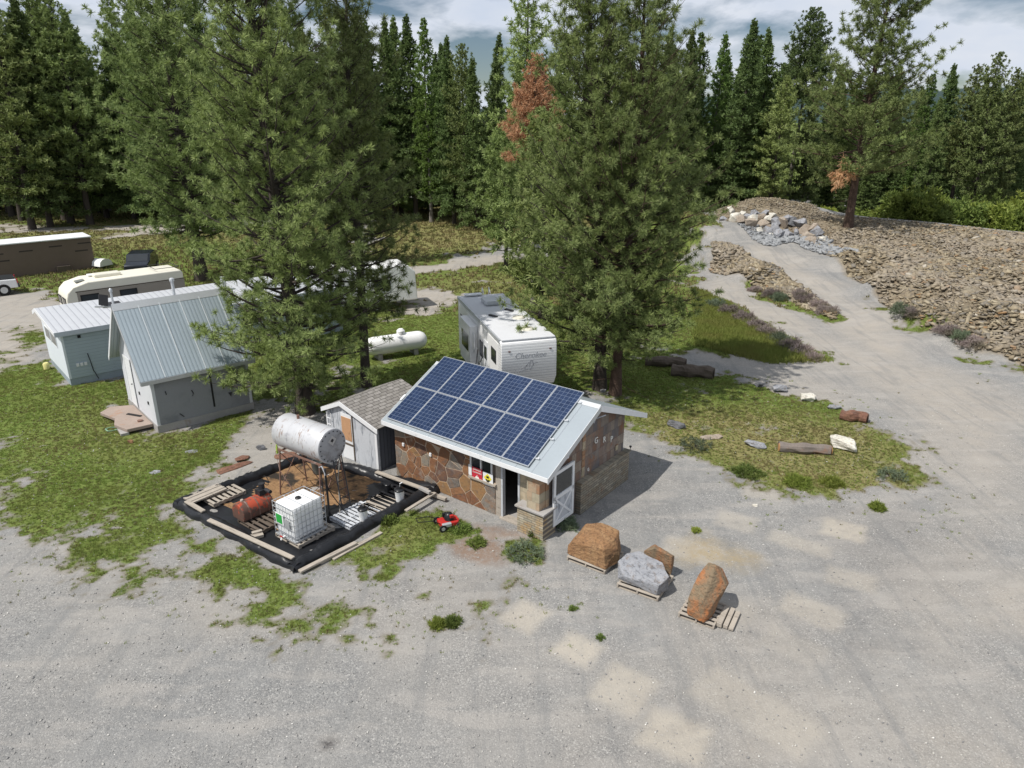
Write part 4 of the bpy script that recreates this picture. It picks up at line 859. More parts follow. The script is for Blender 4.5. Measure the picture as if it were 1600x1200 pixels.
# pale tile strip, letters and little box on the gable
mb = MB()
for i in range(9): mb.b2(UR - .003, UR + .018, .80 + .01 * (i % 2), .97, 1.15 + i * .20, 1.335 + i * .20)
mb.build('pale_tile_strip', m_tileX, B)
for ch, v, z in (('G', 1.62, 2.17), ('R', 2.14, 2.02), ('P', 2.62, 1.86)):
    text_part('letter', ch, .30, m_text, B, T4(UR + .02, v, z) @ RIGHT, .012)
text_part('small_letter', 'G', .16, m_text, B, T4(UR + .03, 1.18, 1.30) @ RIGHT, .012)
MB().box((UR + .02, 3.0, 1.42), (.03, .16, .20)).build('pale_tile', m_tileX, B)
sl_ = MB(); sl_.tube([(UR, -.55, 2.52), (UR + .14, -.6, 2.50)], .03, 8); sl_.lathe([(.02, 0), (.06, .02), (.07, .12), (.05, .14)], 12, M=T4(UR + .18, -.68, 2.45) @ R4(1.2, 'Y')); sl_.lathe([(.02, 0), (.06, .02), (.07, .12), (.05, .14)], 12, M=T4(UR + .18, -.48, 2.45) @ R4(1.2, 'Y')); sl_.build('security_light', m_white, B, smooth=True)
sl_ = MB(); sl_.tube([(UR + .2, 3.66, 1.14), (UR + .2, 3.66, 1.24)], .012, 6); sl_.lathe([(.03, 0), (.05, .05), (.02, .07)], 10, M=T4(UR + .2, 3.66, 1.22)); sl_.build('garden_light', m_darkmetal, B)
# signs screwed on the front wall
def sign(name, label, u0, u1, z0, z1, mat):
    s = empty(name, label, 'sign', tuple(B.location + Matrix.Rotation(YAW, 3, 'Z') @ Vector((u0, VF - .035, z0))), YAW)
    MB().b2(0, u1 - u0, 0, .006, 0, z1 - z0).build('sign_panel', mat, s); return s
s = sign('warning_sign', 'red and white danger flammable sign under the shed window', .55, .98, 1.02, 1.46, m_signred)
text_part('lettering', 'DANGER', .085, m_text, s, T4(.215, -.004, .37) @ FRONT, .002)
text_part('lettering', 'FLAMMABLE', .068, m_text, s, T4(.215, -.004, .27) @ FRONT, .002)
f = MB(); f.prism([(.15, .04), (.28, .04), (.30, .09), (.26, .15), (.235, .12), (.215, .20), (.18, .13), (.155, .13), (.135, .09)], -.006, -.001, 'y'); f.build('flame_symbol', m_text, s)
s = sign('warning_sign', 'white sign with yellow diamond symbol beside the red sign', 1.01, 1.42, .98, 1.42, m_white)
f = MB(); f.prism([(.04, .26), (.20, .08), (.36, .26), (.20, .42)], -.005, -.001, 'y'); f.build('diamond_symbol', m_signyellow, s)
f = MB(); f.prism([(.10, .20), (.20, .09), (.30, .20), (.24, .22), (.20, .19), (.16, .22)], -.009, -.006, 'y'); f.prism([(.15, .26), (.25, .26), (.25, .33), (.15, .33)], -.009, -.006, 'y'); f.build('black_mark', m_black, s)
s = sign('notice_board', 'narrow white board left of the red danger sign', .40, .53, 1.12, 1.50, m_white)

# ---------------------------------------------------------------- small shingled shed
S = empty('shingled_shed', 'small white gabled shed with grey shingle roof beside the stone shed', 'shed', (-6.95, 25.1, 0), YAW)
gp = [(0, -.1), (2.72, -.1), (2.72, 1.72), (.92, 2.26), (0, 1.86)]
MB().prism(gp, 0, .10, 'y').build('gable_wall', m_whitewood, S)
MB().prism(gp, 2.8, 2.9, 'y').build('gable_wall', m_whitewood, S)
MB().b2(2.62, 2.719, .101, 2.799, -.1, 1.70).build('side_wall', m_boardwall, S); MB().b2(.001, .1, .101, 2.799, -.1, 1.84).build('side_wall', m_whitewood, S)
def rf(x0, z0, x1, z1, name, ex=.12):
    dx, dz = x1 - x0, z1 - z0; L = math.hypot(dx, dz); X1, Z1 = x1 + dx / L * ex, z1 + dz / L * ex
    return MB().prism([(x0, z0), (X1, Z1), (X1, Z1 + .05), (x0, z0 + .05)], -.10, 3.0, 'y').build(name, m_shingle, S)
rf(.92, 2.28, 2.72, 1.74, 'roof', .16); rf(.919, 2.28, 0, 1.88, 'roof', .18)
mb = MB(); mb.prism([(.92, 2.16), (2.90, 1.565), (2.90, 1.73), (.92, 2.33)], -.13, -.102, 'y'); mb.prism([(-.17, 1.68), (.919, 2.16), (.919, 2.33), (-.17, 1.85)], -.13, -.102, 'y'); mb.build('rake_trim', m_white, S)
MB().b2(2.63, 2.74, -.025, -.002, -.1, 1.60).build('corner_trim', m_white, S); MB().b2(-.02, .07, -.025, -.002, -.1, 1.70).build('corner_trim', m_white, S)
d = MB().b2(.82, 1.42, -.022, -.003, .05, 1.85).build('door', m_white, S)
MB().b2(.86, 1.38, -.040, -.024, .82, 1.72).build('plywood_panel', m_plywood, d)
mb = MB(); mb.b2(1.42, 1.47, -.03, -.003, .05, 1.85); mb.b2(.82, 1.42, -.033, -.024, .62, .70); mb.build('door_trim', m_wooddark, d)
mb = MB()
for x in (.12, .32): mb.tube([(x, -.05, .2), (x, -.03, 1.7)], .018, 5)
for z in (1.0, 1.25, 1.5): mb.tube([(.12, -.05, z), (.32, -.05, z)], .014, 5)
o = mb.build('white_ladder', m_white); o.location = S.location + Matrix.Rotation(YAW, 3, 'Z') @ Vector((0, -.05, 0)); o.rotation_euler = (0, 0, YAW); tag(o, 'small white ladder leaning on the shingled shed corner', 'ladder')

# ---------------------------------------------------------------- containment basin
bx = lambda px, py, z=0: Vector(G(px, py, z))
cor = [bx(283, 791), bx(463, 888), bx(676, 768), bx(480, 718)]
def berm_mb(a, b, w, h, seed, segs=90):
    r = random.Random(seed); d = (b - a); L = d.length; d.normalize(); s = Vector((-d.y, d.x, 0)); vs = []; n = 9; fs = []
    for i in range(segs + 1):
        p = a + d * L * i / segs; nz = lambda k_, s_: mnoise.fractal(Vector((i * s_, k_ + seed * 7.3, 0)), 1, 2, 3); hh = h * (1 + .30 * nz(1, .11) + .08 * nz(5, .7)); ww = w * (1 + .35 * nz(2, .10) + .05 * nz(6, .8)); so_ = .08 * nz(3, .09)
        for k in range(n):
            u = k / (n - 1) * math.pi; vs.append(p + s * (math.cos(u) * ww / 2 + so_) + Vector((0, 0, max(-.02, math.sin(u) ** .8 * hh + .03 * mnoise.noise((i * .9, k * .8, seed * 3.))))))
    for i in range(segs):
        for k in range(n - 1): q_ = i * n + k; fs.append((q_, q_ + 1, q_ + n + 1, q_ + n))
    return vs, fs
BAS = empty('containment_basin', 'square spill basin lined with black plastic sheet and edged with boards', 'basin', tuple(cor[0]), 0)
off = -Vector(cor[0])
for i in range(4):
    a, b_ = cor[i], cor[(i + 1) % 4]; ext = (b_ - a).normalized() * .15
    vs, fs = berm_mb(a - ext + off, b_ + ext + off, .42 if i != 3 else .34, (.24, .27, .27, .30)[i], i)
    MB().add(vs, fs).build('liner_berm', m_black, BAS, smooth=True)
t = NT('basin_floor_soil'); cc = t.mix(t.noise(3, 6, .7, .6), (.10, .06, .035), (.30, .17, .08)); cc = t.mix(t.ss(t.noise(9, 5, .7, 0, sc=(1, 3, 1)), .4, .6, 0, .8), cc, (.36, .22, .11)); cc = t.mix(t.ss(t.noise(1.1, 4, .6, .4, loc=(2, 3, 0)), .50, .62), cc, (.035, .028, .022)); t.bump(t.noise(20, 6, .7), .8, .05)
m_soil = t.done(cc, .9)
N_ = 40; vs = []; fs = []
for j in range(N_ + 1):
    for i in range(N_ + 1):
        u, v = i / N_, j / N_; p = (cor[0] * (1 - u) + cor[1] * u) * (1 - v) + (cor[3] * (1 - u) + cor[2] * u) * v + off
        vs.append((p.x, p.y, .025 + .05 * mnoise.noise((p.x * 1.3, p.y * 1.3, 0)) + .02 * mnoise.noise((p.x * 5, p.y * 5, 3))))
for j in range(N_):
    for i in range(N_): k = j * (N_ + 1) + i; fs.append((k, k + 1, k + N_ + 2, k + N_ + 1))
fsoil = [f for f in fs if (f[0] % (N_ + 1)) < 22 + 3 * math.sin(f[0] // (N_ + 1) * .5) - .20 * (f[0] // (N_ + 1))*0]
mats_ = MB().add(vs, fs); mats_.m = []
for f in fs:
    i, j = f[0] % (N_ + 1), f[0] // (N_ + 1); q_ = i + 2.5 * math.sin(j * .4)
    mats_.m.append(0 if (6 < q_ < 27 and 6 < j < 40) or (q_ <= 9 and j > 22) else 1)
mats_.build('basin_floor', [m_soil, m_black], BAS, smooth=True)
# boards on the rim are separate things
def board(px0, py0, px1, py1, z, w, h, label, mat=m_wood, name='edge_board', tilt=0):
    a, b_ = bx(px0, py0, z), bx(px1, py1, z); L = (b_ - a).length; rz = math.atan2(b_.y - a.y, b_.x - a.x)
    o = MB().box((L / 2, 0, 0), (L, w, h)).build(name, mat, None, bevel=.006); o.location = a; o.rotation_euler = (tilt, 0, rz)
    return tag(o, label, 'board', 'boards around the basin')
board(326, 812, 458, 872, .31, .14, .045, 'long pale board on the left front rim of the basin', tilt=.1)
board(291, 783, 318, 799, .31, .15, .045, 'short pale board near the left corner of the basin')
board(468, 893, 556, 848, .10, .15, .06, 'board along the front rim under the white caged tank')
board(520, 874, 596, 832, .03, .13, .05, 'loose board on the weeds in front of the basin')
board(500, 880, 590, 836, .03, .10, .04, 'thin grey board lying along the front of the basin')
board(634, 798, 680, 770, .24, .12, .05, 'board on the rim at the right corner of the basin')
board(588, 737, 668, 766, .30, .16, .05, 'grey board along the back rim by the stone shed')
board(663, 768, 697, 780, .12, .12, .09, 'short timber end by the stone shed corner of the basin')
board(656, 762, 672, 770, .35, .12, .09, 'pale stone-coloured block on the rim against the stone wall', m_concrete, 'stone_block')

def pallet(cx, cy, z, rz, label, mat=m_wood, L=1.15, W=1.0, n=7, name='pallet', group='wooden pallets'):
    p = empty(name, label, 'pallet', (cx, cy, z), rz, group)
    mb = MB()
    for i in range(n): y = -L / 2 + .05 + i * (L - .1) / (n - 1); mb.box((0, y, .125), (W, .095, .02))
    mb.build('deck_boards', mat, p)
    mb = MB()
    for x in (-W / 2 + .03, 0, W / 2 - .03): mb.box((x, 0, .068), (.04, L, .09))
    mb.build('stringers', mat, p)
    mb = MB()
    for y in (-L / 2 + .06, 0, L / 2 - .06): mb.box((0, y, .011), (W, .095, .02))
    mb.build('bottom_boards', mat, p); return p
c = bx(345, 772, .1); pallet(c.x, c.y, .05, YAW, 'pale pallet lying left of the red tank', W=1.15, L=1.2)
c = bx(321, 774, .2); 
o = MB(); 
for i in range(6): o.box((0, -.42 + i * .0, 0), (.01, .01, .01)) if False else None
o = MB()
for i in range(5): o.box((-.24 + i * .12, 0, .0 + .012 * (i % 2)), (.105, 1.25, .05))
o = o.build('plank_stack', m_wood, None, bevel=.004); o.location = (c.x, c.y, .27); o.rotation_euler = (0, 0, YAW); tag(o, 'row of pale planks lying on the left pallet in the basin', 'planks')
c = bx(415, 812, .1); pallet(c.x, c.y, .05, YAW, 'dark pallet under the red tank', m_wooddark, 1.2, 1.2)
# white caged tote on its pallet
ib = bx(458, 860, .0); IC = Vector((-6.38, 18.42, 0))
def loc_in(origin, u, v, z=0): return origin + Matrix.Rotation(YAW, 3, 'Z') @ Vector((u, v, z))
c = loc_in(IC, -.46, .68); pallet(c.x, c.y, .04, YAW, 'grey pallet under the white caged tank', m_wood, 1.35, 1.15, 8)
T_ = empty('caged_tote_tank', 'white plastic tote tank in a wire cage with green label', 'tank', tuple(loc_in(IC, 0, 0, .175)), YAW)
mb = MB().b2(-.94, -.04, .04, 1.10, .05, 1.12); mb.build('tank_body', m_plastic, T_, bevel=.09, seg=4, smooth=True)
mb = MB(); zs = [.04, .22, .41, .60, .79, .97, 1.13]
for z in zs:
    for a, b_ in (((-.98, 0), (0, 0)), ((0, 0), (0, 1.14)), ((0, 1.14), (-.98, 1.14)), ((-.98, 1.14), (-.98, 0))): mb.tube([(a[0], a[1], z), (b_[0], b_[1], z)], .010, 5)
for i in range(7):
    x = -.98 + i * .98 / 6
    for y in (0, 1.14): mb.tube([(x, y, .03), (x, y, 1.135)], .010, 5)
for i in range(1, 8):
    y = i * 1.14 / 8
    for x in (-.98, 0): mb.tube([(x, y, .03), (x, y, 1.135)], .010, 5)
for y in (.38, .76): mb.tube([(-.98, y, 1.14), (0, y, 1.14)], .012, 5)
mb.build('wire_cage', m_galv, T_)
MB().lathe([(.09, 0), (.09, .035), (.075, .05), (.03, .055)], 16, M=T4(-.49, .57, 1.12)).build('cap', m_black, T_)
mb = MB().b2(-.86, -.48, -.022, -.012, .45, .80); mb.build('label_frame', m_white, T_); MB().b2(-.83, -.54, -.027, -.023, .48, .78).build('green_label', m_green, T_)
MB().b2(-.44, -.20, -.022, -.014, .40, .72).build('grey_plate', m_galv, T_)
v_ = MB().tube([(-.49, -.01, .10), (-.49, -.14, .10), (-.49, -.16, .04)], .03, 8).build('valve', m_plastic, T_); MB().box((-.49, -.14, .145), (.12, .03, .03)).build('valve_handle', m_red, v_)
MB().b2(-.97, -.01, .01, 1.13, -.035, .03).build('base_tray', m_galv, T_)
# red rusty tank on the dark pallet
c = bx(372, 812, .2)
RDS = .88
RD = empty('red_fuel_tank', 'rusty red D-shaped tank lying in the basin', 'tank', (c.x + .02, c.y + .0, .19), YAW)
t = NT('rusty_red_paint'); s_ = t.sep(t.co()); cc = t.mix(t.noise(4, 6, .7), (.075, .055, .047), (.17, .085, .06)); cc = t.mix(t.ss(t.math('ADD', t.noise(2.2, 5, .7, .5), t.math('MULTIPLY', s_[2], .22)), 0.58, 0.66), cc, (.40, .07, .035)); t.bump(t.noise(9, 5), .3)
m_rtank = t.done(cc, .65)
pr = [(-.36, .05), (-.30, 0), (.30, 0), (.36, .05), (.37, .30), (.30, .48), (.16, .60), (0, .64), (-.16, .60), (-.30, .48), (-.37, .30)]
MB().prism(pr, 0, 1.25, 'y').build('tank_body', m_rtank, RD, bevel=.03, seg=2, smooth=True)
mb = MB()
for y in (.25, .62, 1.0): mb.prism([(p * 1.015, q_ * 1.015 - .003) for p, q_ in pr], y, y + .05, 'y')
mb.build('tank_band', m_rust, RD)
MB().lathe([(.06, .60), (.06, .68), (.045, .70)], 12, M=T4(-.05, .25, 0)).build('filler_cap', m_wood, RD)
mb = MB(); mb.b2(-.15, .15, .85, 1.15, .62, .82); mb.lathe([(.11, 0), (.11, .22)], 12, M=T4(0, 1.05, .80)); mb.lathe([(.07, 0), (.07, .3)], 10, M=T4(.16, 1.1, .80) @ R4(1.57, 'Y')); mb.build('pump', m_darkmetal, RD)
mb = MB(); mb.tube([(-.1, .3, .66), (-.25, .5, .85), (-.05, .75, .95), (0, 1.0, .9)], .016, 6); mb.tube([(.0 + .18 * math.cos(a / 10 * 6.28), 1.25 , 1.05 + .18 * math.sin(a / 10 * 6.28)) for a in range(11)], .014, 6); mb.build('hose', m_rubber, RD)
MB().b2(-.32, .36, .95, 1.55, -.12, .0).build('skid', m_wooddark, RD)
c = bx(398, 838, .1); o = MB(); o.box((0, 0, .06), (.5, .2, .10)); o.box((.1, .12, .13), (.3, .12, .06)); o = o.build('timber_block', m_wood, None, bevel=.008); o.location = (c.x, c.y, .03); o.rotation_euler = (0, 0, YAW + 1.2); tag(o, 'pale timber blocks between the red tank and the caged tote', 'timber')
RD.scale = (RDS,) * 3
# overhead tank on a rusty stand
tk = Vector((-6.66, 21.57, 2.2)); TA = empty('overhead_fuel_tank', 'big scuffed white cylinder tank lying on the tall rusty stand', 'tank', tuple(tk), YAW + .05)
t = NT('scuffed_white_tank'); s_ = t.sep(t.co()); cc = t.mix(t.noise(3, 5, .6), (.46, .465, .48), (.62, .625, .64))
cc = t.mix(t.ss(t.noise(2.3, 6, .75, .5, sc=(3, .7, .7)), .56, .63), cc, (.28, .20, .16)); cc = t.mix(t.ss(t.noise(1.2, 6, .7, .3, sc=(.5, 1.5, 1), loc=(4, 4, 1)), .60, .68), cc, (.40, .40, .42)); m_wtank = t.done(cc, .38, .15)
XR = R4(math.pi / 2, 'Y')
mb = MB().lathe([(.545, -1.15), (.58, -1.11), (.58, 1.11), (.57, 1.14)], 40, M=XR); mb.build('tank_shell', m_wtank, TA, smooth=True)
m_tend = MAT('grey_tank_end', (.36, .36, .375), .6, var=.12, dirt=(.2, .19, .19), damt=.4)
e_ = MB().lathe([(.545, 1.141), (.54, 1.152), (.3, 1.165)], 36, M=XR).build('tank_end', m_tend, TA, smooth=True)
mb = MB(); mb.prism([(-.17, .20), (0, .02), (.17, .20), (0, .38)], 1.168, 1.172, 'x'); mb.build('hazard_diamond', m_galv, e_)
mb = MB(); mb.prism([(-.07, .20), (0, .13), (.07, .20), (0, .27)], 1.173, 1.176, 'x'); mb.build('diamond_symbol', m_darkmetal, e_)
mb = MB()
for k in range(18): a = k / 18 * 6.283; mb.box((1.160, .49 * math.cos(a), .49 * math.sin(a)), (.02, .035, .035))
mb.build('rivets', m_darkmetal, e_)
MB().lathe([(.05, -.03), (.05, .12)], 10, M=T4(-.4, 0, .58)).build('filler_pipe', m_rust, TA)
mb = MB()
for x in (-.38, .38): 
    mb.lathe([(.585, x - .015), (.585, x + .015)], 40, M=XR)
mb.build('weld_bands', m_wtank, TA, smooth=True)
ST = empty('tank_stand', 'tall rusty angle-iron stand under the overhead white tank', 'stand', (tk.x, tk.y, 0), YAW + .05)
for sx in (-1.0, .95):
    for sy in (-.42, .42): MB().tube([(sx, sy, 1.66), (sx * 1.05, sy * 1.35, .03)], .026, 4).build('leg', m_rust, ST)
mb = MB()
for sy in (-.42, .42): mb.box((-.02, sy, 1.66), (2.15, .05, .05))
for sx in (-1.0, 0, .95): mb.box((sx, 0, 1.61), (.05, .9, .05))
mb.build('top_frame', m_rust, ST)
mb = MB()
for sy in (-1, 1):
    mb.tube([(-1.0, .50 * sy, .9), (-.0, .56 * sy, .06)], .014, 4); mb.tube([(.95, .50 * sy, .9), (0, .56 * sy, .06)], .014, 4)
for sx in (-1, .95): mb.tube([(sx, -.42, 1.55), (sx * 1.04, .54, .25)], .014, 4); mb.tube([(sx, .42, 1.55), (sx * 1.04, -.54, .25)], .014, 4)
mb.tube([(-1.02, -.5, .9), (-1.55, -.2, 1.35), (-1.0, .3, 1.6)], .012, 4)
mb.build('braces', m_rust, ST)
# ladder at the right end of the tank
c0 = loc_in(Vector((tk.x, tk.y, 0)), 1.28, .15); 
LD = empty('ladder', 'dark steel ladder leaning at the grey end of the overhead tank', 'ladder', (c0.x, c0.y, 0), YAW)
mb = MB()
for y in (-.17, .17): mb.tube([(-.05, y, 1.75), (.42, y - .15, .03)], .022, 5)
mb.build('side_rails', m_darkmetal, LD)
for i in range(6): f_ = (i + .7) / 6.6; MB().tube([(-.05 + .47 * f_, -.17 - .15 * f_, 1.75 - 1.7 * f_), (-.05 + .47 * f_, .17 - .15 * f_, 1.75 - 1.7 * f_)], .014, 5).build('rung', m_darkmetal, LD)
# pump post with nozzle and hoses
c0 = bx(513, 815, .0); PO = empty('fuel_pump_post', 'black upright post with fuel nozzle and hanging hoses', 'pump', (c0.x, c0.y + .2, 0), YAW)
mb = MB(); mb.tube([(0, 0, 0), (0, 0, 1.75)], .035, 8); mb.tube([(-.28, .05, 0), (-.28, .05, 1.45)], .018, 6); mb.build('post', m_darkmetal, PO)
mb = MB(); mb.tube([(-.28, 0, 1.72), (-.15, 0, 1.80), (0, -.02, 1.62), (.02, -.04, 1.4)], .022, 8); mb.build('fuel_nozzle', m_galv, PO, smooth=True)
def curve_pts(P, n=8):
    P = [Vector(p) for p in P]; out = []
    for i in range(len(P) - 1):
        a, b_, c_, d_ = P[max(i - 1, 0)], P[i], P[i + 1], P[min(i + 2, len(P) - 1)]
        for k in range(n):
            t_ = k / n; out.append(.5 * ((2 * b_) + (c_ - a) * t_ + (2 * a - 5 * b_ + 4 * c_ - d_) * t_ ** 2 + (3 * b_ - a - 3 * c_ + d_) * t_ ** 3))
    return out + [P[-1]]
MB().tube(curve_pts([(.03, -.04, 1.55), (.05, -.05, .9), (.12, -.05, .25), (.35, .1, .06), (.75, .45, .10), (.98, .6, .22), (1.05, .75, .5)]), .02, 7).build('hose', m_rubber, PO, smooth=True)
MB().tube(curve_pts([(.0, -.03, 1.5), (.05, .05, 1.0), (.3, .2, .5), (.55, .35, .08)]), .016, 7).build('hose', m_rubber, PO, smooth=True)
hz_ = MB().tube(curve_pts([tuple(loc_in(tk, 1.2, .25, -.42)), tuple(loc_in(tk, 1.38, .1, -.55)), tuple(loc_in(tk, 1.36, 0, -1.1)), tuple(loc_in(tk, 1.6, -.2, -1.7)), tuple(loc_in(tk, 1.75, -.35, -2.05))]), .018, 7).build('drain_hose', m_rope, None, smooth=True); tag(hz_, 'grey hose hanging from the overhead tank down to the pail', 'hose')
# floor boards and pallets at the right of the basin
c = bx(556, 806, .08); pallet(c.x, c.y, .03, YAW + .0, 'pale pallet under the front white pail', m_whitewood, 1.3, 1.0, 9)
c = bx(592, 790, .08); pallet(c.x, c.y, .03, YAW + .1, 'weathered pallet beside the white pails', m_wood, 1.0, .9, 6)
c = bx(613, 778, .08); pallet(c.x, c.y, .03, YAW, 'black-stained pallet under the rear white pail', m_black, 1.3, 1.1, 7)
def pail(px, py, label, z=.16, s=1.0):
    c = bx(px, py, z); p = empty('pail', label, 'pail', tuple(c), .3, 'white pails with black lids')
    MB().lathe([(.125 * s, 0), (.15 * s, .36 * s), (.155 * s, .37 * s)], 22).build('pail_body', m_plastic, p, smooth=True)
    l_ = MB().lathe([(.165 * s, .365 * s), (.165 * s, .40 * s), (.14 * s, .425 * s), (.09 * s, .44 * s), (.08 * s, .50 * s)], 22).build('lid', m_black, p, smooth=True)
    mb = MB(); mb.tube([(.02, .0, .48 * s), (.02, 0, .58 * s), (.12, .05, .60 * s)], .018, 6); mb.build('spout', m_white, l_)
    MB().tube([(.155 * s * math.cos(a), .155 * s * math.sin(a), .25 * s - .07 * math.sin((a + .4) / 2.4 * 3.1)) for a in np.linspace(-.4, 2.0, 9)], .006, 4).build('handle', m_galv, p)
pail(568, 812, 'white pail with black lid at the hose end, nearest in the basin'); pail(625, 782, 'white pail with black lid near the right corner of the basin', .16, 1.05)
c = bx(617, 792, .2); o = MB().box((0, 0, .03), (.26, .2, .05)).build('battery_tray', m_black, None, bevel=.01); o.location = c; o.rotation_euler = (0, 0, .4); tag(o, 'small black tray beside the rear white pail', 'tray')
o2 = MB().b2(-.09, .09, -.06, .06, 0, .004).build('paper_slip', m_white, None); o2.location = c + Vector((0, 0, .06)); o2.rotation_euler = (0, 0, .4); tag(o2, 'small white slip on the black tray', 'paper')
c = bx(606, 768, .1); o = MB().lathe([(.10, 0), (.12, .28), (.10, .3)], 16).build('black_bucket', m_black, None, smooth=True); o.location = c; tag(o, 'small black bucket behind the rear white pail', 'bucket')
c = bx(497, 738, .05); o = MB().lathe([(.17, 0), (.22, .42), (.23, .44), (.20, .44), (.16, .05)], 22).build('grey_bucket', MAT('grey_green_plastic', (.10, .115, .11), .5), None, smooth=True); o.location = c; tag(o, 'dark grey-green bucket under the left end of the overhead tank', 'bucket')
c = loc_in(tk, -1.55, -.2, -.95); o = MB().lathe([(.04, 0), (.045, .2), (.03, .26), (.02, .33)], 12).build('spray_bottle', m_lime, None, smooth=True); o.location = c; tag(o, 'lime yellow bottle hanging from the tank stand', 'bottle')

# red lawn mower
c = bx(700, 822); MW = empty('lawn_mower', 'small red push mower with black engine by the stone wall', 'mower', tuple(c), .45)
MB().prism([(-.30, -.22), (.26, -.24), (.34, -.12), (.34, .12), (.26, .24), (-.30, .22)], .10, .24, 'z').build('deck', m_red, MW, bevel=.03)
mb = MB(); mb.lathe([(.15, .25), (.16, .33), (.13, .40), (.09, .46), (.04, .48)], 18, M=T4(.04, 0, 0)); mb.box((-.06, .12, .36), (.14, .10, .12)); mb.build('engine', m_black, MW, smooth=True)
MB().box((.08, -.13, .40), (.12, .08, .09)).build('fuel_cap', m_red, MW, bevel=.01)
for x, y, r in ((-.26, -.28, .12), (-.26, .28, .12), (.26, -.29, .10), (.26, .29, .10)):
    w = MB().lathe([(r, -.025), (r, .025)], 18, M=T4(x, y, r) @ R4(math.pi / 2, 'X')).build('wheel', m_rubber, MW); MB().lathe([(r * .5, -.03), (r * .5, .03)], 12, M=T4(x, y, r) @ R4(math.pi / 2, 'X')).build('hub', m_galv, w)
mb = MB(); mb.tube([(-.30, -.16, .24), (-.55, -.15, .40), (-1.0, -.13, .46), (-1.0, .13, .46), (-.55, .15, .40), (-.30, .16, .24)], .014, 6); mb.build('handle', m_black, MW)
MB().box((-.12, -.22, .19), (.30, .12, .12)).build('grass_chute', m_galv, MW, bevel=.02)

# ---------------------------------------------------------------- boulders on pallets and stones
def rock(name, label, cat, c, dims, seed, mat, rz=0, group=None, pts=None, sub=2, npt=22, rough=.06, tilt=(0, 0), parent=None):
    r = random.Random(seed); bm = bmesh.new()
    if pts is None:
        pts = []
        for i in range(npt):
            v = Vector((r.gauss(0, 1), r.gauss(0, 1), r.gauss(0, 1))).normalized(); m = max(abs(v.x), abs(v.y), abs(v.z)); v = v * (.55 + .45 / m) * r.uniform(.8, 1.0)
            pts.append(Vector((v.x * dims[0] / 2, v.y * dims[1] / 2, max(-.48, v.z * .5) * dims[2] + dims[2] / 2)))
    for p in pts: bm.verts.new(p)
    g_ = bmesh.ops.convex_hull(bm, input=bm.verts); bmesh.ops.delete(bm, geom=[x for x in g_['geom_interior'] if isinstance(x, bmesh.types.BMVert)], context='VERTS')
    bmesh.ops.bevel(bm, geom=bm.edges[:], offset=min(dims) * .018, segments=1, affect='EDGES', clamp_overlap=True)
    bmesh.ops.triangulate(bm, faces=bm.faces[:])
    for _ in range(sub): bmesh.ops.subdivide_edges(bm, edges=[e for e in bm.edges if e.calc_length() > max(dims) * .05], cuts=1, use_grid_fill=True); bmesh.ops.triangulate(bm, faces=bm.faces[:])
    bm.normal_update(); s = max(dims); moves = []
    for v in bm.verts:
        q = v.co / s * 3 + Vector((seed * 3.1, seed * 1.7, 0)); d = mnoise.fractal(q, 1.0, 2.0, 4) * rough * s + (mnoise.fractal(Vector((q.x * 1.5, q.y * 1.5, q.z * 7)), 1, 2, 3)) * rough * .5 * s
        moves.append(v.normal * d)
    for v, d in zip(bm.verts, moves): v.co += d
    me = bpy.data.meshes.new(name); bm.to_mesh(me); bm.free(); me.materials.append(mat)
    o = bpy.data.objects.new(name, me); C.objects.link(o); o.location = tuple(c); o.rotation_euler = (tilt[0], tilt[1], rz)
    if parent: o.parent = parent
    elif label: tag(o, label, cat, group)
    return o
c = bx(930, 872); pallet(c.x + .0, c.y, 0, YAW + .05, 'pallet under the rusty brown boulder nearest the stone shed', L=1.15, W=1.25)
P_ = [Vector(p) for p in ((-0.71, -0.47, 0.00), (0.57, -0.62, 0.00), (0.75, -0.06, 0.00), (0.51, 0.58, 0.00), (-0.59, 0.56, 0.00), (-0.73, -0.40, 0.23), (-0.57, -0.43, 0.42), (0.48, -0.56, 0.59), (0.71, -0.11, 0.47), (0.46, 0.50, 0.65), (-0.14, 0.58, 0.72), (-0.51, 0.34, 0.67), (-0.34, -0.22, 0.68), (0.55, -0.06, 0.68), (0.28, -0.34, 0.70))]
rock('boulder', 'rusty brown blocky boulder on a pallet nearest the stone shed', 'boulder', (c.x + .03, c.y + .03, .14), (1.3, 1.1, .95), 3, m_rockrust, YAW + .1, 'boulders on pallets', P_, 3, rough=.022)
c = bx(1008, 912); pallet(c.x, c.y, 0, YAW + .1, 'pallet under the flat blue-grey boulder', L=1.15, W=1.2)
P_ = [Vector(p) for p in ((-0.69, -0.33, 0.00), (0.50, -0.55, 0.00), (0.69, -0.13, 0.00), (0.22, 0.50, 0.00), (-0.56, 0.50, 0.00), (-0.81, -0.02, 0.34), (-0.50, -0.44, 0.21), (0.54, -0.57, 0.34), (0.69, -0.18, 0.43), (0.34, 0.33, 0.46), (-0.39, 0.55, 0.46), (-0.69, 0.33, 0.43))]
rock('boulder', 'flat-topped blue-grey slate boulder on the middle pallet', 'boulder', (c.x, c.y, .14), (1.35, 1.0, .6), 5, m_rockgrey, YAW + .15, 'boulders on pallets', P_, 3, rough=.018)
P_ = [Vector(p) for p in ((-.35, -.12, 0), (.42, -.14, 0), (.40, .14, 0), (-.35, .16, 0), (-.40, -.05, .50), (-.10, -.12, .70), (.40, -.10, .58), (.44, .10, .50), (-.15, .14, .68))]
rock('boulder', 'upright orange-edged slab behind the blue-grey boulder', 'boulder', (c.x + .42, c.y + .52, .12), (.9, .35, .7), 6, m_rockorange, YAW + .2, 'boulders on pallets', P_, 3, rough=.02)
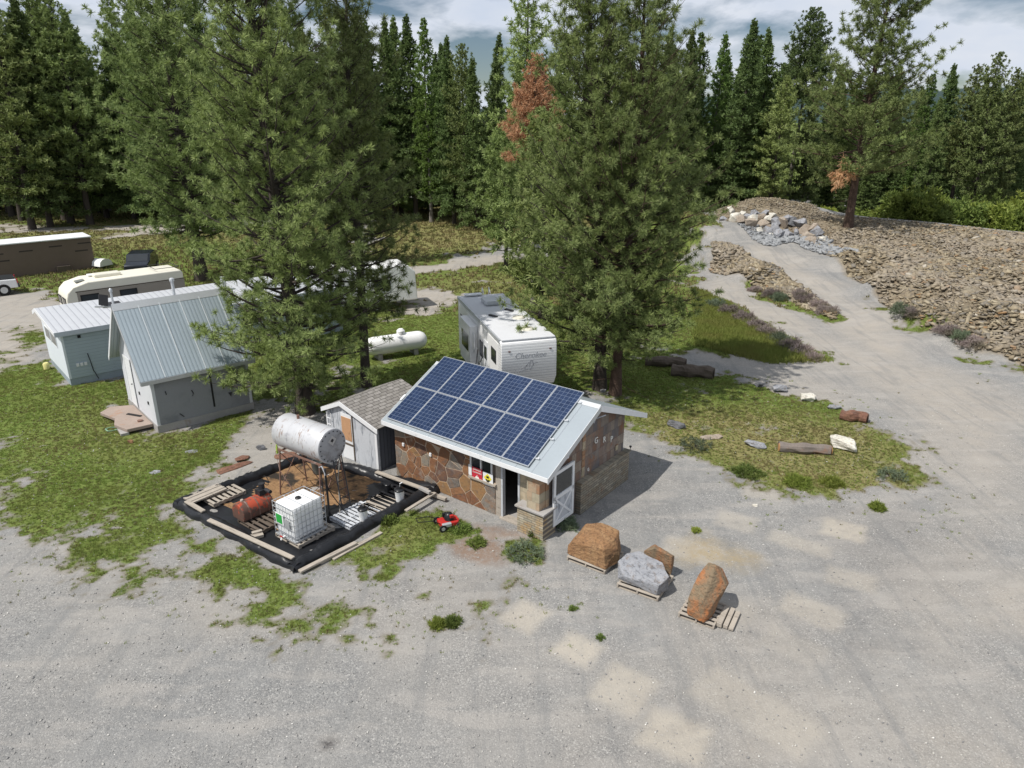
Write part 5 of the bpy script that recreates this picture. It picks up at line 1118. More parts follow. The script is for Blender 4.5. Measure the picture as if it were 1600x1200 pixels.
c = bx(1102, 958); pallet(c.x - .08, c.y + .02, 0, YAW + .1, 'pallet under the tall orange-topped boulder', L=1.0, W=.95, n=6)
P_ = [Vector(p) for p in ((-.40, -.50, 0), (.05, -.62, 0), (.22, -.30, 0), (.32, .45, 0), (-.25, .45, 0), (-.48, -.42, .45), (-.12, -.56, .52), (.10, -.50, .40), (-.38, .05, .95), (-.05, .0, 1.0), (.40, .38, .72), (.15, .50, .98), (-.22, .42, 1.12), (-.05, .30, 1.16), (.36, .10, .80))]
rock('boulder', 'tall leaning boulder with bright orange top on the farthest right pallet', 'boulder', (c.x - .02, c.y + .05, .12), (.85, 1.15, 1.15), 8, m_rockorange, -.35, 'boulders on pallets', P_, 3, rough=.02, tilt=(0, .16))
c = bx(1130, 962, .1); o = MB(); o.box((0, 0, .06), (.13, .82, .12)); o.box((.15, .02, .045), (.11, .8, .10)); o.box((.29, 0, .03), (.12, .78, .06)); o = o.build('timber', m_wood, None, bevel=.008); o.location = (c.x, c.y, .03); o.rotation_euler = (0, 0, -.62 + .1); tag(o, 'grey timbers on the ground right of the tall orange boulder', 'timber')
stones = [(1318, 700, (1.35, .75, .55), m_rockwhite, 'large white rock at the right end of the log row'), (1261, 625, (.95, .7, .35), m_rockwhite, 'smaller white rock on the gravel edge behind the grass'), (1217, 612, (.75, .6, .45), m_rockgrey, 'grey boulder in front of the pine shade beside the small white rock'),
          (1185, 604, (.5, .4, .3), m_rockdark, 'dark stone in the pine shade left of the grey boulder'), (1057, 667, (.95, .5, .30), m_rockdark, 'dark flat slab lying nearest the stone shed roof'), (1113, 684, (1.1, .45, .14), m_rocktan, 'thin tan slab flush with the grass beside the grey-green weed'), (1180, 697, (1.0, .42, .24), m_rockgrey, 'grey stone slab between the weed and the fallen log'),
          (1302, 638, (.8, .5, .25), m_rockgrey, 'grey stone half hidden in weeds behind the rotten stump'), (942, 612, (.35, .3, .2), m_rockgrey, 'small stone at the foot of the twin pines'), (240, 628, (.5, .3, .1), m_rockgrey, 'small flat stone by the shed step'),
          (300, 706, (.55, .4, .08), m_rockgrey, 'pale flat stone in the lawn behind the basin'), (243, 738, (.5, .4, .08), m_rockgrey, 'pale flat stone in the middle of the lawn'), (1278, 700, (.3, .25, .2), m_rockrust, 'little brown stone beside the log end'),
          (1180, 790, (.22, .2, .1), m_rockwhite, 'tiny white stone on the weedy verge'), (408, 702, (.45, .25, .25), m_rockdark, 'dark angular stone behind the basin')]
for i, (px, py, d, m, l) in enumerate(stones):
    p = G(px, py); rock('stone', l, 'stone', (p[0], p[1], -.04), d, 30 + i, m, rt.uniform(-.6, .6) - .3, 'stones around the grass', None, 2, 18, .05)
def logm(name, label, px, py, L, r, rz, mat, endm, seed):
    p = G(px, py); e = empty(name, label, 'log', (p[0], p[1], r * .8), rz); rr = random.Random(seed)
    mb = MB(); n = 14; K = 16; off_ = rr.uniform(0, 9)
    mb.tube([(-L / 2 + L * i / K, .06 * math.sin(i * .5 + off_), -.03 * math.cos(i * .4)) for i in range(K + 1)], [r * (.97 + .10 * math.sin(i * .9 + off_)) for i in range(K + 1)], n)
    mb.v = [tuple(Vector(q_) + Vector((0, q_[1], q_[2])).normalized() * (mnoise.noise((q_[0] * 1.5, q_[1] * 9 + seed, q_[2] * 9)) * r * .22) for _ in (0,))[0] for q_ in mb.v]; mb.v = [tuple(q_) for q_ in mb.v]; mb.build('log_bark', mat, e)
    for s in (-1, 1): MB().lathe([(r * .8, 0), (r * .78, .012)], 14, M=T4(s * (L / 2 + .002), 0, 0) @ R4(s * math.pi / 2, 'Y')).build('cut_end', endm, e)
    return e
m_cut = MAT('cut_wood', (.50, .27, .12), .8, var=.2); m_oldlog = MAT('old_grey_log', (.20, .17, .15), .9, var=.35, scale=6, bump=.8, dirt=(.25, .13, .08), damt=.4)
logm('fallen_log', 'grey split log with orange cut end beside the large white rock', 1257, 707, 1.9, .20, -.15, m_oldlog, m_cut, 1)
logm('rotten_stump', 'short dark red-brown rotten log at the grass edge', 1334, 657, 1.0, .24, -.35, m_rockred, m_wooddark, 2)
logm('mossy_log', 'thick dark log in the pine shade right of the twin pines', 1082, 588, 2.0, .32, -.25, m_wooddark, m_wooddark, 3)
logm('mossy_log', 'thinner dark log behind the thick one in the pine shade', 1040, 572, 2.0, .28, -.2, m_wooddark, m_wooddark, 4)
p = G(366, 731); rock('flagstone', 'long red-brown flagstone on the grass behind the basin', 'flagstone', (p[0], p[1], -.02), (1.5, .55, .09), 61, m_rockred, .75, None, None, 2, 18, .02)
p = G(378, 718); rock('flagstone', 'smaller brown flagstone overlapping the long red-brown one', 'flagstone', (p[0], p[1], .02), (.7, .45, .08), 62, m_rockred, .9, None, None, 2, 18, .02)
p = G(448, 715, 0); rock('flagstone', 'red-brown flagstone on the ground behind the tank stand', 'flagstone', (p[0], p[1], 0), (1.0, .8, .1), 63, m_rockred, .4, None, None, 2, 18, .02)
# ---------------------------------------------------------------- left buildings (all share one direction)
LY = math.atan2(.66, .75)
S = empty('metal_roofed_shed', 'tall grey shed with steep grey sheet-metal roof', 'shed', (-14.31, 26.83, 0), LY)
LS, WS = 3.95, 4.15; hr = 4.95; he = 2.55; mid = WS / 2
gp = [(0, .32), (WS, .32), (WS, he), (mid, hr - .12), (0, he)]
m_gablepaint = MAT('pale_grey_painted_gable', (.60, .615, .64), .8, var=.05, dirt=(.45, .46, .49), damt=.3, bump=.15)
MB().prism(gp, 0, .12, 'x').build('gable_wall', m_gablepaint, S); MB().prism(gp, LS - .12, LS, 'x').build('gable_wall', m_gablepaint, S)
MB().b2(.122, LS - .122, 0, .12, .32, he + .05).build('side_wall', m_shadewall, S); MB().b2(.122, LS - .122, WS - .12, WS, .32, he + .05).build('side_wall', m_shadewall, S)
MB().b2(-.02, LS + .02, -.03, WS + .02, -.2, .318).build('foundation', m_concrete, S)
sp_ = (hr - he) / mid
for sgn, nm in ((1, 0), (-1, 1)):
    f = (lambda v: he + sp_ * v) if nm == 0 else (lambda v: he + sp_ * (WS - v))
    a, b_ = (-.22, mid - .001) if nm == 0 else (mid + .001, WS + .30)
    MB().prism([(a, f(a) - .02), (b_, f(b_) - .02), (b_, f(b_) + .05), (a, f(a) + .05)], -.38, LS + .25, 'x').build('roof', m_shedroof, S)
    mb = MB(); mb.prism([(a, f(a) - .12), (b_, f(b_) - .12), (b_, f(b_) + .06), (a, f(a) + .06)], -.402, -.382, 'x'); mb.build('rake_board', m_white if nm else m_galv, S)
mb = MB()
for x in (.55, 1.35, 2.15, 2.95, 3.75):
    mb.prism([(-.23, he + sp_ * -.23 + .052), (mid - .05, he + sp_ * (mid - .05) + .052), (mid - .05, he + sp_ * (mid - .05) + .075), (-.23, he + sp_ * -.23 + .075)], x - .02, x + .02, 'x')
mb.build('roof_seams', MAT('light_seam', (.62, .66, .68), .4, .3), S)
mb = MB(); mb.b2(-.38, LS + .25, -.25, -.222, he + sp_ * -.22 - .13, he + sp_ * -.22 + .03); mb.build('fascia_board', m_galv, S)
mb = MB(); mb.prism([(mid - .2, hr - .2 * sp_ + .055), (mid, hr + .06), (mid + .2, hr - .2 * sp_ + .055), (mid + .2, hr - .2 * sp_ + .07), (mid, hr + .085), (mid - .2, hr - .2 * sp_ + .07)], -.39, LS + .26, 'x'); mb.build('ridge_cap', m_galv, S)
d = MB().b2(-.035, -.002, 2.55, 3.40, .38, 2.48).build('door', m_white, S, bevel=.005)
mb = MB(); mb.b2(-.05, -.036, 2.49, 2.60, .38, 2.54); mb.b2(-.05, -.036, 3.36, 3.47, .38, 2.54); mb.b2(-.05, -.036, 2.60, 3.36, 2.44, 2.54); mb.build('door_frame', m_white, d)
MB().box((-.07, 2.68, 1.4), (.05, .04, .04)).build('door_handle', m_darkmetal, d)
for v, z in ((1.9, 1.2), (.75, 1.1)): MB().box((-.02, v, z), (.04, .09, .12)).build('socket_box', m_darkmetal, S)
MB().b2(2.28, 2.35, -.02, -.002, .55, 2.5).build('black_pipe', m_rubber, S)
mb = MB(); mb.tube([(2.75, -.05, 1.28), (2.85, -.06, 1.42), (3.1, -.06, 1.46), (3.35, -.06, 1.40)], .05, 8); mb.build('wall_hook', m_darkmetal, S)
MB().prism([(2.95, 1.02), (3.12, 1.02), (3.05, .82)], -.03, -.002, 'y').build('wall_bracket', m_darkmetal, S)
mb = MB(); mb.tube([(1.5, -.02, 1.5), (1.55, -.04, 1.35), (1.5, -.02, 1.25)], .02, 5); mb.tube([(.5, -.02, 1.7), (.52, -.04, 1.55)], .02, 5); mb.tube([(.9, -.02, .62), (1.05, -.03, .45)], .018, 5); mb.build('wall_cleats', m_darkmetal, S)
# pole with small solar module on the gable ridge
mb = MB(); mb.tube([(-.1, mid - .05, hr - .05), (-.95, mid + .15, hr + .05)], .035, 6); pl_ = mb.build('light_bracket', m_galv, S)
mb = MB(); mb.box((-.62, mid + .05, hr + .28), (.34, .03, .46), rx=-.6, ry=.3); mb.tube([(-.62, mid + .05, hr + .05), (-.62, mid + .05, hr + .25)], .02, 5); mb.build('small_solar_module', m_darkmetal, pl_)
# concrete steps
ST_ = empty('concrete_steps', 'broken rust-stained concrete landing beside the grey shed door', 'steps', tuple(S.location), LY)
m_landing = MAT('stained_concrete', (.33, .265, .225), .9, var=.22, scale=2, dirt=(.34, .17, .09), damt=.36, bump=.5)
MB().prism([(-.03, .55), (-.03, 3.3), (-.85, 3.75), (-1.35, 3.3), (-1.05, 2.2), (-1.25, 1.5), (-1.0, .62)], .12, .26, 'z').build('landing', m_landing, ST_, bevel=.02)
mb = MB(); mb.prism([(-.95, .60), (-.95, 1.3), (-1.2, 1.35), (-1.25, .62)], -.1, .118, 'z'); mb.prism([(-.03, 2.5), (-.03, 3.2), (-.8, 3.5), (-.9, 2.6)], -.1, .118, 'z'); mb.build('step_base', m_concrete, ST_)
MB().box((-.35, 2.0, .275), (.12, .75, .03), rz=.5).build('dark_slot', m_rubber, ST_)
o = MB().lathe([(.10, 0), (.11, .05), (.05, .06)], 14).build('rusty_tin', m_rust, None); o.location = S.location + Matrix.Rotation(LY, 3, 'Z') @ Vector((-.35, 1.15, .265)); tag(o, 'rusty round tin on the concrete landing', 'tin')
gh = []
for a in range(70): w = a * .5; gh.append((.28 * math.cos(w) * (1 - .004 * a) + .05 * math.sin(a), .2 * math.sin(w), .03 + .01 * (a % 4)))
o = MB().tube(gh, .011, 5).build('garden_hose', MAT('pale_green_hose', (.22, .36, .24), .6), None); o.location = S.location + Matrix.Rotation(LY, 3, 'Z') @ Vector((-1.35, 1.6, 0)); tag(o, 'pale green garden hose heaped beside the concrete landing', 'hose')
p = G(205, 712-20); rock('stone', 'small yellow-brown stone on the grass below the concrete landing', 'stone', (p[0], p[1], -.02), (.3, .22, .15), 71, m_rockrust)

# ---------------------------------------------------------------- long house trailer
H_ = empty('house_trailer', 'long pale blue house trailer with ribbed metal roof', 'trailer', (-21.0, 32.3, 0), LY)
LT, WT = 14.5, 4.5; hz_f, hz_b, vr_ = 2.72, 2.85, 3.9
gp = [(0, .35), (WT, .35), (WT, 2.75), (vr_, 3.02), (0, 2.66)]
m_trend = MAT('white_blue_end_wall', (.68, .73, .77), .6, var=.04, bump=.05)
MB().prism(gp, 0, .1, 'x').build('end_wall', m_trend, H_); MB().prism(gp, LT - .1, LT, 'x').build('end_wall', m_trend, H_)
MB().b2(.102, LT - .102, 0, .1, .35, 2.68).build('side_wall', m_lapsiding, H_); MB().b2(.102, LT - .102, WT - .1, WT, .35, 2.72).build('side_wall', m_lapsiding, H_)
MB().b2(.02, LT - .02, .03, WT - .03, -.2, .349).build('skirting', MAT('grey_blue_skirting', (.30, .35, .38), .7), H_)
MB().prism([(-.28, 2.66), (vr_, 3.04), (vr_, 3.11), (-.28, 2.73)], -.25, LT + .2, 'x').build('roof', m_trailroof, H_)
MB().prism([(vr_ + .002, 3.04), (WT + .3, 2.74), (WT + .3, 2.81), (vr_ + .002, 3.11)], -.25, LT + .2, 'x').build('roof', m_trailroof, H_)
MB().b2(-.25, LT + .2, -.302, -.282, 2.52, 2.74).build('fascia_board', MAT('pale_fascia', (.48, .52, .57), .6), H_)
mb = MB(); mb.prism([(-.28, 2.55), (vr_, 2.93), (vr_, 3.12), (-.28, 2.74)], -.272, -.252, 'x'); mb.prism([(vr_ + .001, 2.93), (WT + .3, 2.63), (WT + .3, 2.82), (vr_ + .001, 3.12)], -.272, -.252, 'x'); mb.build('rake_board', m_white, H_)
for y in (1.25, 2.65):
    w = MB().b2(-.03, -.002, y, y + 1.15, 1.62, 2.25).build('window', m_white, H_); MB().b2(-.036, -.031, y + .06, y + 1.09, 1.68, 2.19).build('pane', MAT('grey_pane', (.16, .18, .19), .2), w)
for x in (4.5, 8.5, 11.5):
    w = MB().b2(x, x + 1.3, -.03, -.002, 1.4, 2.2).build('window', m_white, H_); MB().b2(x + .06, x + 1.24, -.036, -.031, 1.46, 2.14).build('pane', m_glass, w)
MB().box((.75, -.02, 2.32), (.13, .04, .13)).build('dark_vent', m_rubber, H_)
mb = MB(); mb.box((.45, -.03, .98), (.12, .05, .16)); mb.box((.62, -.03, .98), (.12, .05, .16)); mb.box((.79, -.03, .98), (.12, .05, .16)); mb.build('meter_boxes', m_white, H_, bevel=.01)
MB().tube([(.95, -.03, 1.45), (1.0, -.04, 1.1), (1.05, -.03, .6), (1.2, -.06, .12)], .018, 6).build('cable', m_rubber, H_)
def roofpipe(x, y, h, r, cap, nm='roof_pipe'):
    z = 2.74 + .09 * y; pr_ = [(r, 0), (r, h)] + ([(r * 1.6, h), (r * 1.6, h + .12), (r * .6, h + .18)] if cap else [])
    MB().lathe(pr_, 14, M=T4(x, y, z)).build(nm, m_galv, H_, smooth=True)
roofpipe(2.9, 2.1, .85, .055, True); roofpipe(5.9, 2.2, .95, .08, True); roofpipe(8.6, 2.4, .75, .17, False, 'stove_pipe')
MB().box((2.9, 2.6, 3.06), (.9, .6, .05), rx=.09).build('roof_vent', m_darkmetal, H_)
c = H_.location + Matrix.Rotation(LY, 3, 'Z') @ Vector((-.35, 3.6, 0)); o = MB().lathe([(.14, 0), (.15, .3), (.10, .36)], 14).build('yellow_jug', MAT('yellow_plastic', (.65, .6, .25), .5), None, smooth=True); o.location = c; tag(o, 'small yellow and white jug beside the end wall of the house trailer', 'jug')

# ---------------------------------------------------------------- motorhome
M_ = empty('motorhome', 'old cream motorhome parked behind the house trailer', 'motorhome', (-26.2, 41.6, 0), LY)
prof = [(0, .55), (0, 1.9), (.12, 2.3), (.45, 2.62), (1.3, 2.85), (6.6, 2.88), (6.75, 2.7), (6.75, .55)]
mb = MB().prism([(a, b_) for a, b_ in prof], 0, 2.35, 'y'); mb.build('body', m_cream, M_, bevel=.07, seg=3, smooth=True)
mb = MB().b2(.6, 6.76, -.012, -.002, 1.0, 2.28); mb.build('side_panel', MAT('grey_brown_panel', (.30, .27, .235), .6, var=.08), M_)
mb = MB().b2(.55, 6.74, -.02, -.004, 2.30, 2.36); mb.build('trim_strip', m_wooddark, M_)
mb = MB()
for x0, x1 in ((.75, 1.75), (2.9, 3.9)): 
    w = MB().b2(x0, x1, -.03, -.013, 1.62, 2.12).build('window', m_rubber, M_, bevel=.02); MB().b2(x0 + .06, x1 - .06, -.036, -.031, 1.68, 2.06).build('pane', m_glass, w)
for y0_ in (.15, 1.3):
    w = MB().b2(-.03, .0, y0_, y0_ + .85, 1.45, 1.98).build('window', m_rubber, M_, bevel=.02); MB().b2(-.036, -.031, y0_ + .07, y0_ + .78, 1.52, 1.91).build('pane', m_glass, w)
MB().box((2.6, 1.2, 2.95), (1.5, .75, .22), rz=0).build('roof_air_conditioner', m_cream, M_, bevel=.06)
MB().box((1.9, 1.7, 2.93), (.5, .5, .10)).build('roof_vent', m_white, M_, bevel=.03); MB().box((1.0, .8, 2.83), (.5, .5, .06), ry=-.12).build('roof_hatch', MAT('smoked_vent', (.20, .21, .20), .4), M_, bevel=.01)
mb = MB(); mb.tube([(5.2, .3, 3.05), (6.6, .3, 3.05), (6.6, 2.0, 3.05), (5.2, 2.0, 3.05), (5.2, .3, 3.05)], .02, 5); mb.tube([(6.6, .8, 3.05), (6.9, .8, 3.0), (6.95, .8, 1.2)], .02, 5); mb.build('roof_rack', m_darkmetal, M_)
for x in (1.3, 5.2):
    for y in (.12, 2.2): w = MB().lathe([(.36, -.1), (.36, .1)], 20, M=T4(x, y, .36) @ R4(math.pi / 2, 'X')).build('wheel', m_rubber, M_); MB().lathe([(.2, -.11), (.2, .11)], 14, M=T4(x, y, .36) @ R4(math.pi / 2, 'X')).build('rim', m_galv, w)

# ---------------------------------------------------------------- brown wrapped long box trailer
K_ = empty('wrapped_trailer', 'long brown-wrapped trailer with white roof at the left edge', 'trailer', (-35.35, 61.1, 0), LY)
MB().b2(-11, 0, 0, 2.7, -.1, 2.62).build('body', m_brownwrap, K_)
MB().b2(-11.1, .08, -.08, 2.8, 2.622, 2.72).build('roof', m_white, K_, bevel=.02)
mb = MB()
for x, z in ((-1.0, 2.15), (-3.1, 2.1), (-5.2, 1.95), (-7.2, 1.9), (-1.3, 1.55), (-6.9, 1.35)): mb.b2(x, x + .95, -.012, -.003, z, z + .10)
mb.build('printed_strips', MAT('dark_print', (.055, .045, .04), .8), K_)
MB().b2(-2.9, -1.9, -.4, -.02, -.02, .55).build('side_step', m_wooddark, K_)

# ---------------------------------------------------------------- dark car, white pickup, small boat
def wheels(par, xs, w, r, rimmat=m_galv):
    for x in xs:
        for y in (-w / 2 + .1, w / 2 - .1):
            q_ = MB().lathe([(r - .04, -.12), (r, -.08), (r, .08), (r - .04, .12)], 22, M=T4(x, y, r) @ R4(math.pi / 2, 'X')).build('wheel', m_rubber, par, smooth=True)
            MB().lathe([(r * .55, -.125), (r * .55, .125)], 16, M=T4(x, y, r) @ R4(math.pi / 2, 'X')).build('rim', rimmat, q_)
m_darkcar = MAT('dark_blue_grey_car_paint', (.03, .035, .045), .25, .3, var=.1, bump=0)
c = G(224, 425, 0); V_ = empty('parked_car', 'dark car parked behind the cream motorhome', 'car', (c[0], c[1], 0), LY + 1.1)
body = [(-2.2, .35), (-2.2, .95), (-1.9, 1.05), (-1.2, 1.12), (-.7, 1.62), (1.1, 1.66), (1.75, 1.15), (2.2, 1.05), (2.25, .35)]
MB().prism(body, -.88, .88, 'y').build('body', m_darkcar, V_, bevel=.09, seg=3, smooth=True)
MB().prism([(-1.12, 1.12), (-.68, 1.58), (1.08, 1.60), (1.62, 1.14)], -.895, .895, 'y').build('side_windows', m_glass, V_)
MB().prism([(-1.26, 1.13), (-.76, 1.6), (-.72, 1.58), (-1.2, 1.11)], -.75, .75, 'y').build('windscreen', m_glass, V_); wheels(V_, (-1.35, 1.4), 1.8, .34)
m_whitecar = MAT('white_car_paint', (.78, .79, .80), .25, var=.02, bump=0)
c = G(-22, 462, 0); V2 = empty('pickup_truck', 'white pickup truck cut off by the left edge', 'pickup', (c[0], c[1], 0), LY - .05)
MB().prism([(-3.6, .5), (-3.6, 1.0), (-2.2, 1.15), (-1.5, 1.8), (.2, 1.82), (.35, 1.15), (1.95, 1.12), (2.0, .5)], -.98, .98, 'y').build('body', m_whitecar, V2, bevel=.07, seg=3, smooth=True)
MB().b2(.45, 1.9, -.9, .9, 1.125, 1.19).build('bed_cover', m_black, V2, bevel=.02); MB().b2(1.99, 2.12, -.9, .9, .5, .66).build('rear_bumper', m_darkmetal, V2, bevel=.02)
for y in (-.86, .86): MB().box((2.0, y, .98), (.06, .16, .3)).build('tail_light', m_signred, V2)
MB().prism([(-2.1, 1.2), (-1.5, 1.72), (.1, 1.74), (.18, 1.2)], -.995, .995, 'y').build('side_windows', m_glass, V2); wheels(V2, (-2.6, 1.1), 2.0, .42)
c = G(150, 418, 0); V3 = empty('small_boat', 'small white upturned boat at the end of the brown wrapped trailer', 'boat', (c[0], c[1], .1), LY - 1.1)
vs = []; fs = []; nb_ = 8
for i in range(nb_ + 1):
    s_ = i / nb_; w_ = .62 * math.sin(min(1, .25 + s_ * .9) * math.pi * .5) * (1 if s_ > .02 else .2) * (1 - max(0, s_ - .9)); 
    w_ = .62 * (s_ ** .5) + .02
    for k in range(7): a = k / 6 * math.pi; vs.append((-1.6 + s_ * 2.9, math.cos(a) * w_, math.sin(a) ** .8 * (.50 + .1 * s_)))
for i in range(nb_):
    for k in range(6): q_ = i * 7 + k; fs.append((q_, q_ + 1, q_ + 8, q_ + 7))
fs.append(tuple(nb_ * 7 + k for k in range(7)))
MB().add(vs, fs).build('hull', m_palevinyl, V3, smooth=True); MB().tube([(-1.6, 0, .03), (0, .45, .02), (1.3, .64, .02)], .03, 6).build('gunwale', m_galv, V3)
V3.location.z = .25

# ---------------------------------------------------------------- white travel trailer behind the pines
W_ = empty('travel_trailer', 'white travel trailer mostly hidden behind the two near pines', 'trailer', (-12.6, 44.6, 0), .42)
MB().prism([(0, .6), (0, 2.6), (.35, 2.95), (6.3, 2.95), (6.8, 2.5), (6.9, .6)], 0, 2.45, 'y').build('body', m_palevinyl, W_, bevel=.08, seg=3, smooth=True)
for x in (1.0, 4.0): w = MB().b2(x, x + 1.1, -.025, -.002, 1.5, 2.1).build('window', m_rubber, W_); MB().b2(x + .05, x + 1.05, -.031, -.026, 1.55, 2.05).build('pane', m_glass, w)
MB().b2(2.6, 3.3, -.02, -.002, .7, 2.5).build('door', m_white, W_); MB().box((3.2, 1.2, 3.02), (.9, .7, .2)).build('roof_air_conditioner', m_white, W_, bevel=.05); wheels(W_, (3.2, 4.1), 2.4, .34); 
for o in W_.children:
    if o.name.startswith('wheel'): o.location.y = 1.22

# ---------------------------------------------------------------- propane tank
c = (G(563, 560, 0) + G(668, 545, 0)) / 2; PT = empty('propane_tank', 'long white propane tank on the grass left of the camper', 'tank', (-6.2, 37.0, 0), .49)
pr_ = [(.02, -1.75), (.22, -1.70), (.38, -1.58), (.47, -1.38), (.49, -1.2), (.49, 1.2), (.47, 1.38), (.38, 1.58), (.22, 1.70), (.02, 1.75)]
MB().lathe(pr_, 32, M=T4(0, 0, .72) @ XR).build('tank_shell', m_palevinyl, PT, smooth=True)
MB().lathe([(.22, .0), (.22, .2), (.12, .3)], 18, M=T4(.3, 0, 1.17)).build('valve_dome', m_palevinyl, PT, smooth=True)
for x in (-1.0, 1.0): MB().b2(x - .12, x + .12, -.35, .35, -.05, .30).build('foot', m_concrete, PT)

# ---------------------------------------------------------------- fifth-wheel camper
FY = .284
W5 = empty('camper_trailer', 'white ribbed camper trailer parked behind the stone shed', 'camper', (-.45, 28.35, 0), FY)
LW, WW, top = 8.3, 2.44, 3.40
mb = MB().prism([(0, 1.72), (.28, 1.28), (2.3, 1.28), (2.3, .62), (LW, .62), (LW, top), (.22, top), (.05, top - .12), (0, 3.0)], 0.0, WW, 'x'); mb.build('body', m_fwsiding, W5, bevel=.04, seg=2, smooth=True)
MB().prism([(.10, top - .02), (LW - .02, top - .02), (LW - .02, top + .035), (.10, top + .035)], .05, WW - .05, 'x').build('roof', MAT('grey_white_roof_membrane', (.60, .61, .63), .7, var=.06, dirt=(.45, .45, .46), damt=.35), W5, bevel=.01)
MB().b2(-.022, -.002, .35, LW - .2, 1.30, 3.2).build('side_skin', m_palevinyl, W5)
MB().b2(-.035, .045, .2, LW, top - .12, top + .03).build('awning_rail', m_galv, W5)
for y, z0_, z1_, l_ in ((.7, 2.2, 2.8, .8), (3.0, 1.75, 2.5, .55), (6.4, 1.9, 2.7, 1.2)):
    w = MB().b2(-.04, -.023, y, y + l_, z0_, z1_).build('window', m_darkmetal, W5); MB().b2(-.046, -.041, y + .05, y + l_ - .05, z0_ + .05, z1_ - .05).build('pane', m_glass, w)
so_ = MB().b2(-.40, -.024, 4.0, 6.1, 1.0, 3.0).build('slide_out', m_palevinyl, W5, bevel=.03); MB().b2(-.41, -.401, 4.3, 5.7, 1.7, 2.5).build('pane', m_glass, so_)
d = MB().b2(-.05, -.023, 2.1, 2.75, .8, 2.75).build('door', m_white, W5); MB().b2(-.06, -.051, 2.2, 2.65, 1.9, 2.5).build('door_glass', m_glass, d)
MB().lathe([(.28, -.02), (.30, 0), (.28, .02)], 24, M=T4(-.30, 3.65, 2.35) @ R4(math.pi / 2, 'Y') @ Matrix.Diagonal((1.7, .7, 1, 1))).build('oval_cover', m_white, W5, smooth=True)
mb = MB(); mb.tube([(-.05, 2.9, 1.9), (-.45, 2.9, 1.1)], .02, 5); mb.tube([(-.05, 3.9, 1.9), (-.45, 2.9, 1.1)], .02, 5); mb.tube([(-.45, 2.9, 1.1), (-.45, 2.1, .9)], .02, 5); mb.build('step_rail', m_darkmetal, W5)
MB().box((1.2, 6.3, top + .16), (.75, 1.0, .26)).build('roof_air_conditioner', m_galv, W5, bevel=.08)
for x, y in ((1.75, 3.3), (1.55, 1.4)): MB().lathe([(.30, .03), (.27, .10), (.15, .13)], 20, M=T4(x, y, top)).build('roof_vent', m_cream, W5, smooth=True)
for x, y in ((.7, 3.9), (1.7, 4.7)): MB().box((x, y, top + .07), (.14, .5, .05), rz=.5).build('roof_bracket', m_darkmetal, W5)
mb = MB()
for x in (1.3, 1.65): mb.tube(curve_pts([(x, LW + .08, 1.2), (x, LW + .08, top + .15), (x, LW - .05, top + .30), (x, LW - .25, top + .12)], 5), .022, 6)
for z in (1.6, 2.0, 2.4, 2.8, 3.2): mb.tube([(1.3, LW + .08, z), (1.65, LW + .08, z)], .018, 5)
mb.build('rear_ladder', m_white, W5); MB().box((.75, LW - .2, top + .12), (.9, .35, .08)).build('roof_pod', m_white, W5, bevel=.02)
mb = MB().tube([(WW + .10, 1.2, top - .15), (WW + .10, 5.6, top - .15)], .07, 10); mb.build('awning_roll', m_darkmetal, W5)
CAPY = -.006
text_part('nameplate', 'Cherokee', .34, m_greytext, W5, T4(WW * .52, CAPY, 2.72) @ FRONT, .003, .25)
mb = MB()
for k, (x, z, l_, a) in enumerate(((1.0, 2.22, .30, .5), (1.12, 2.30, .34, .9), (1.26, 2.36, .30, 1.3), (1.38, 2.38, .26, 1.8), (1.48, 2.36, .22, .2), (.98, 2.08, .40, .25), (1.2, 2.12, .36, -.1), (1.34, 2.20, .3, 1.1))): mb.box((x, CAPY, z), (l_, .006, .035 + .01 * (k % 3)), ry=-a)
mb.build('grey_emblem', m_greytext, W5)
for x in (.35, WW - .3): MB().box((x, CAPY - .01, 2.95), (.09, .03, .05)).build('marker_light', MAT('brown_lens', (.12, .06, .05), .3), W5)
MB().b2(.9, 1.3, .7, 1.5, .5, 1.279).build('hitch_pin_box', m_galv, W5)
mb = MB()
for x in (.45, WW - .45): mb.tube([(x, 2.1, 1.3), (x, 2.1, .0)], .045, 4)
mb.build('landing_legs', m_darkmetal, W5)
for y in (4.7, 5.6):
    for x in (.2, WW - .2):
        w = MB().lathe([(.36, -.11), (.36, .11)], 20, M=T4(x, y, .36) @ R4(math.pi / 2, 'Y')).build('wheel', m_rubber, W5); MB().lathe([(.2, -.12), (.2, .12)], 14, M=T4(x, y, .36) @ R4(math.pi / 2, 'Y')).build('rim', m_galv, w)

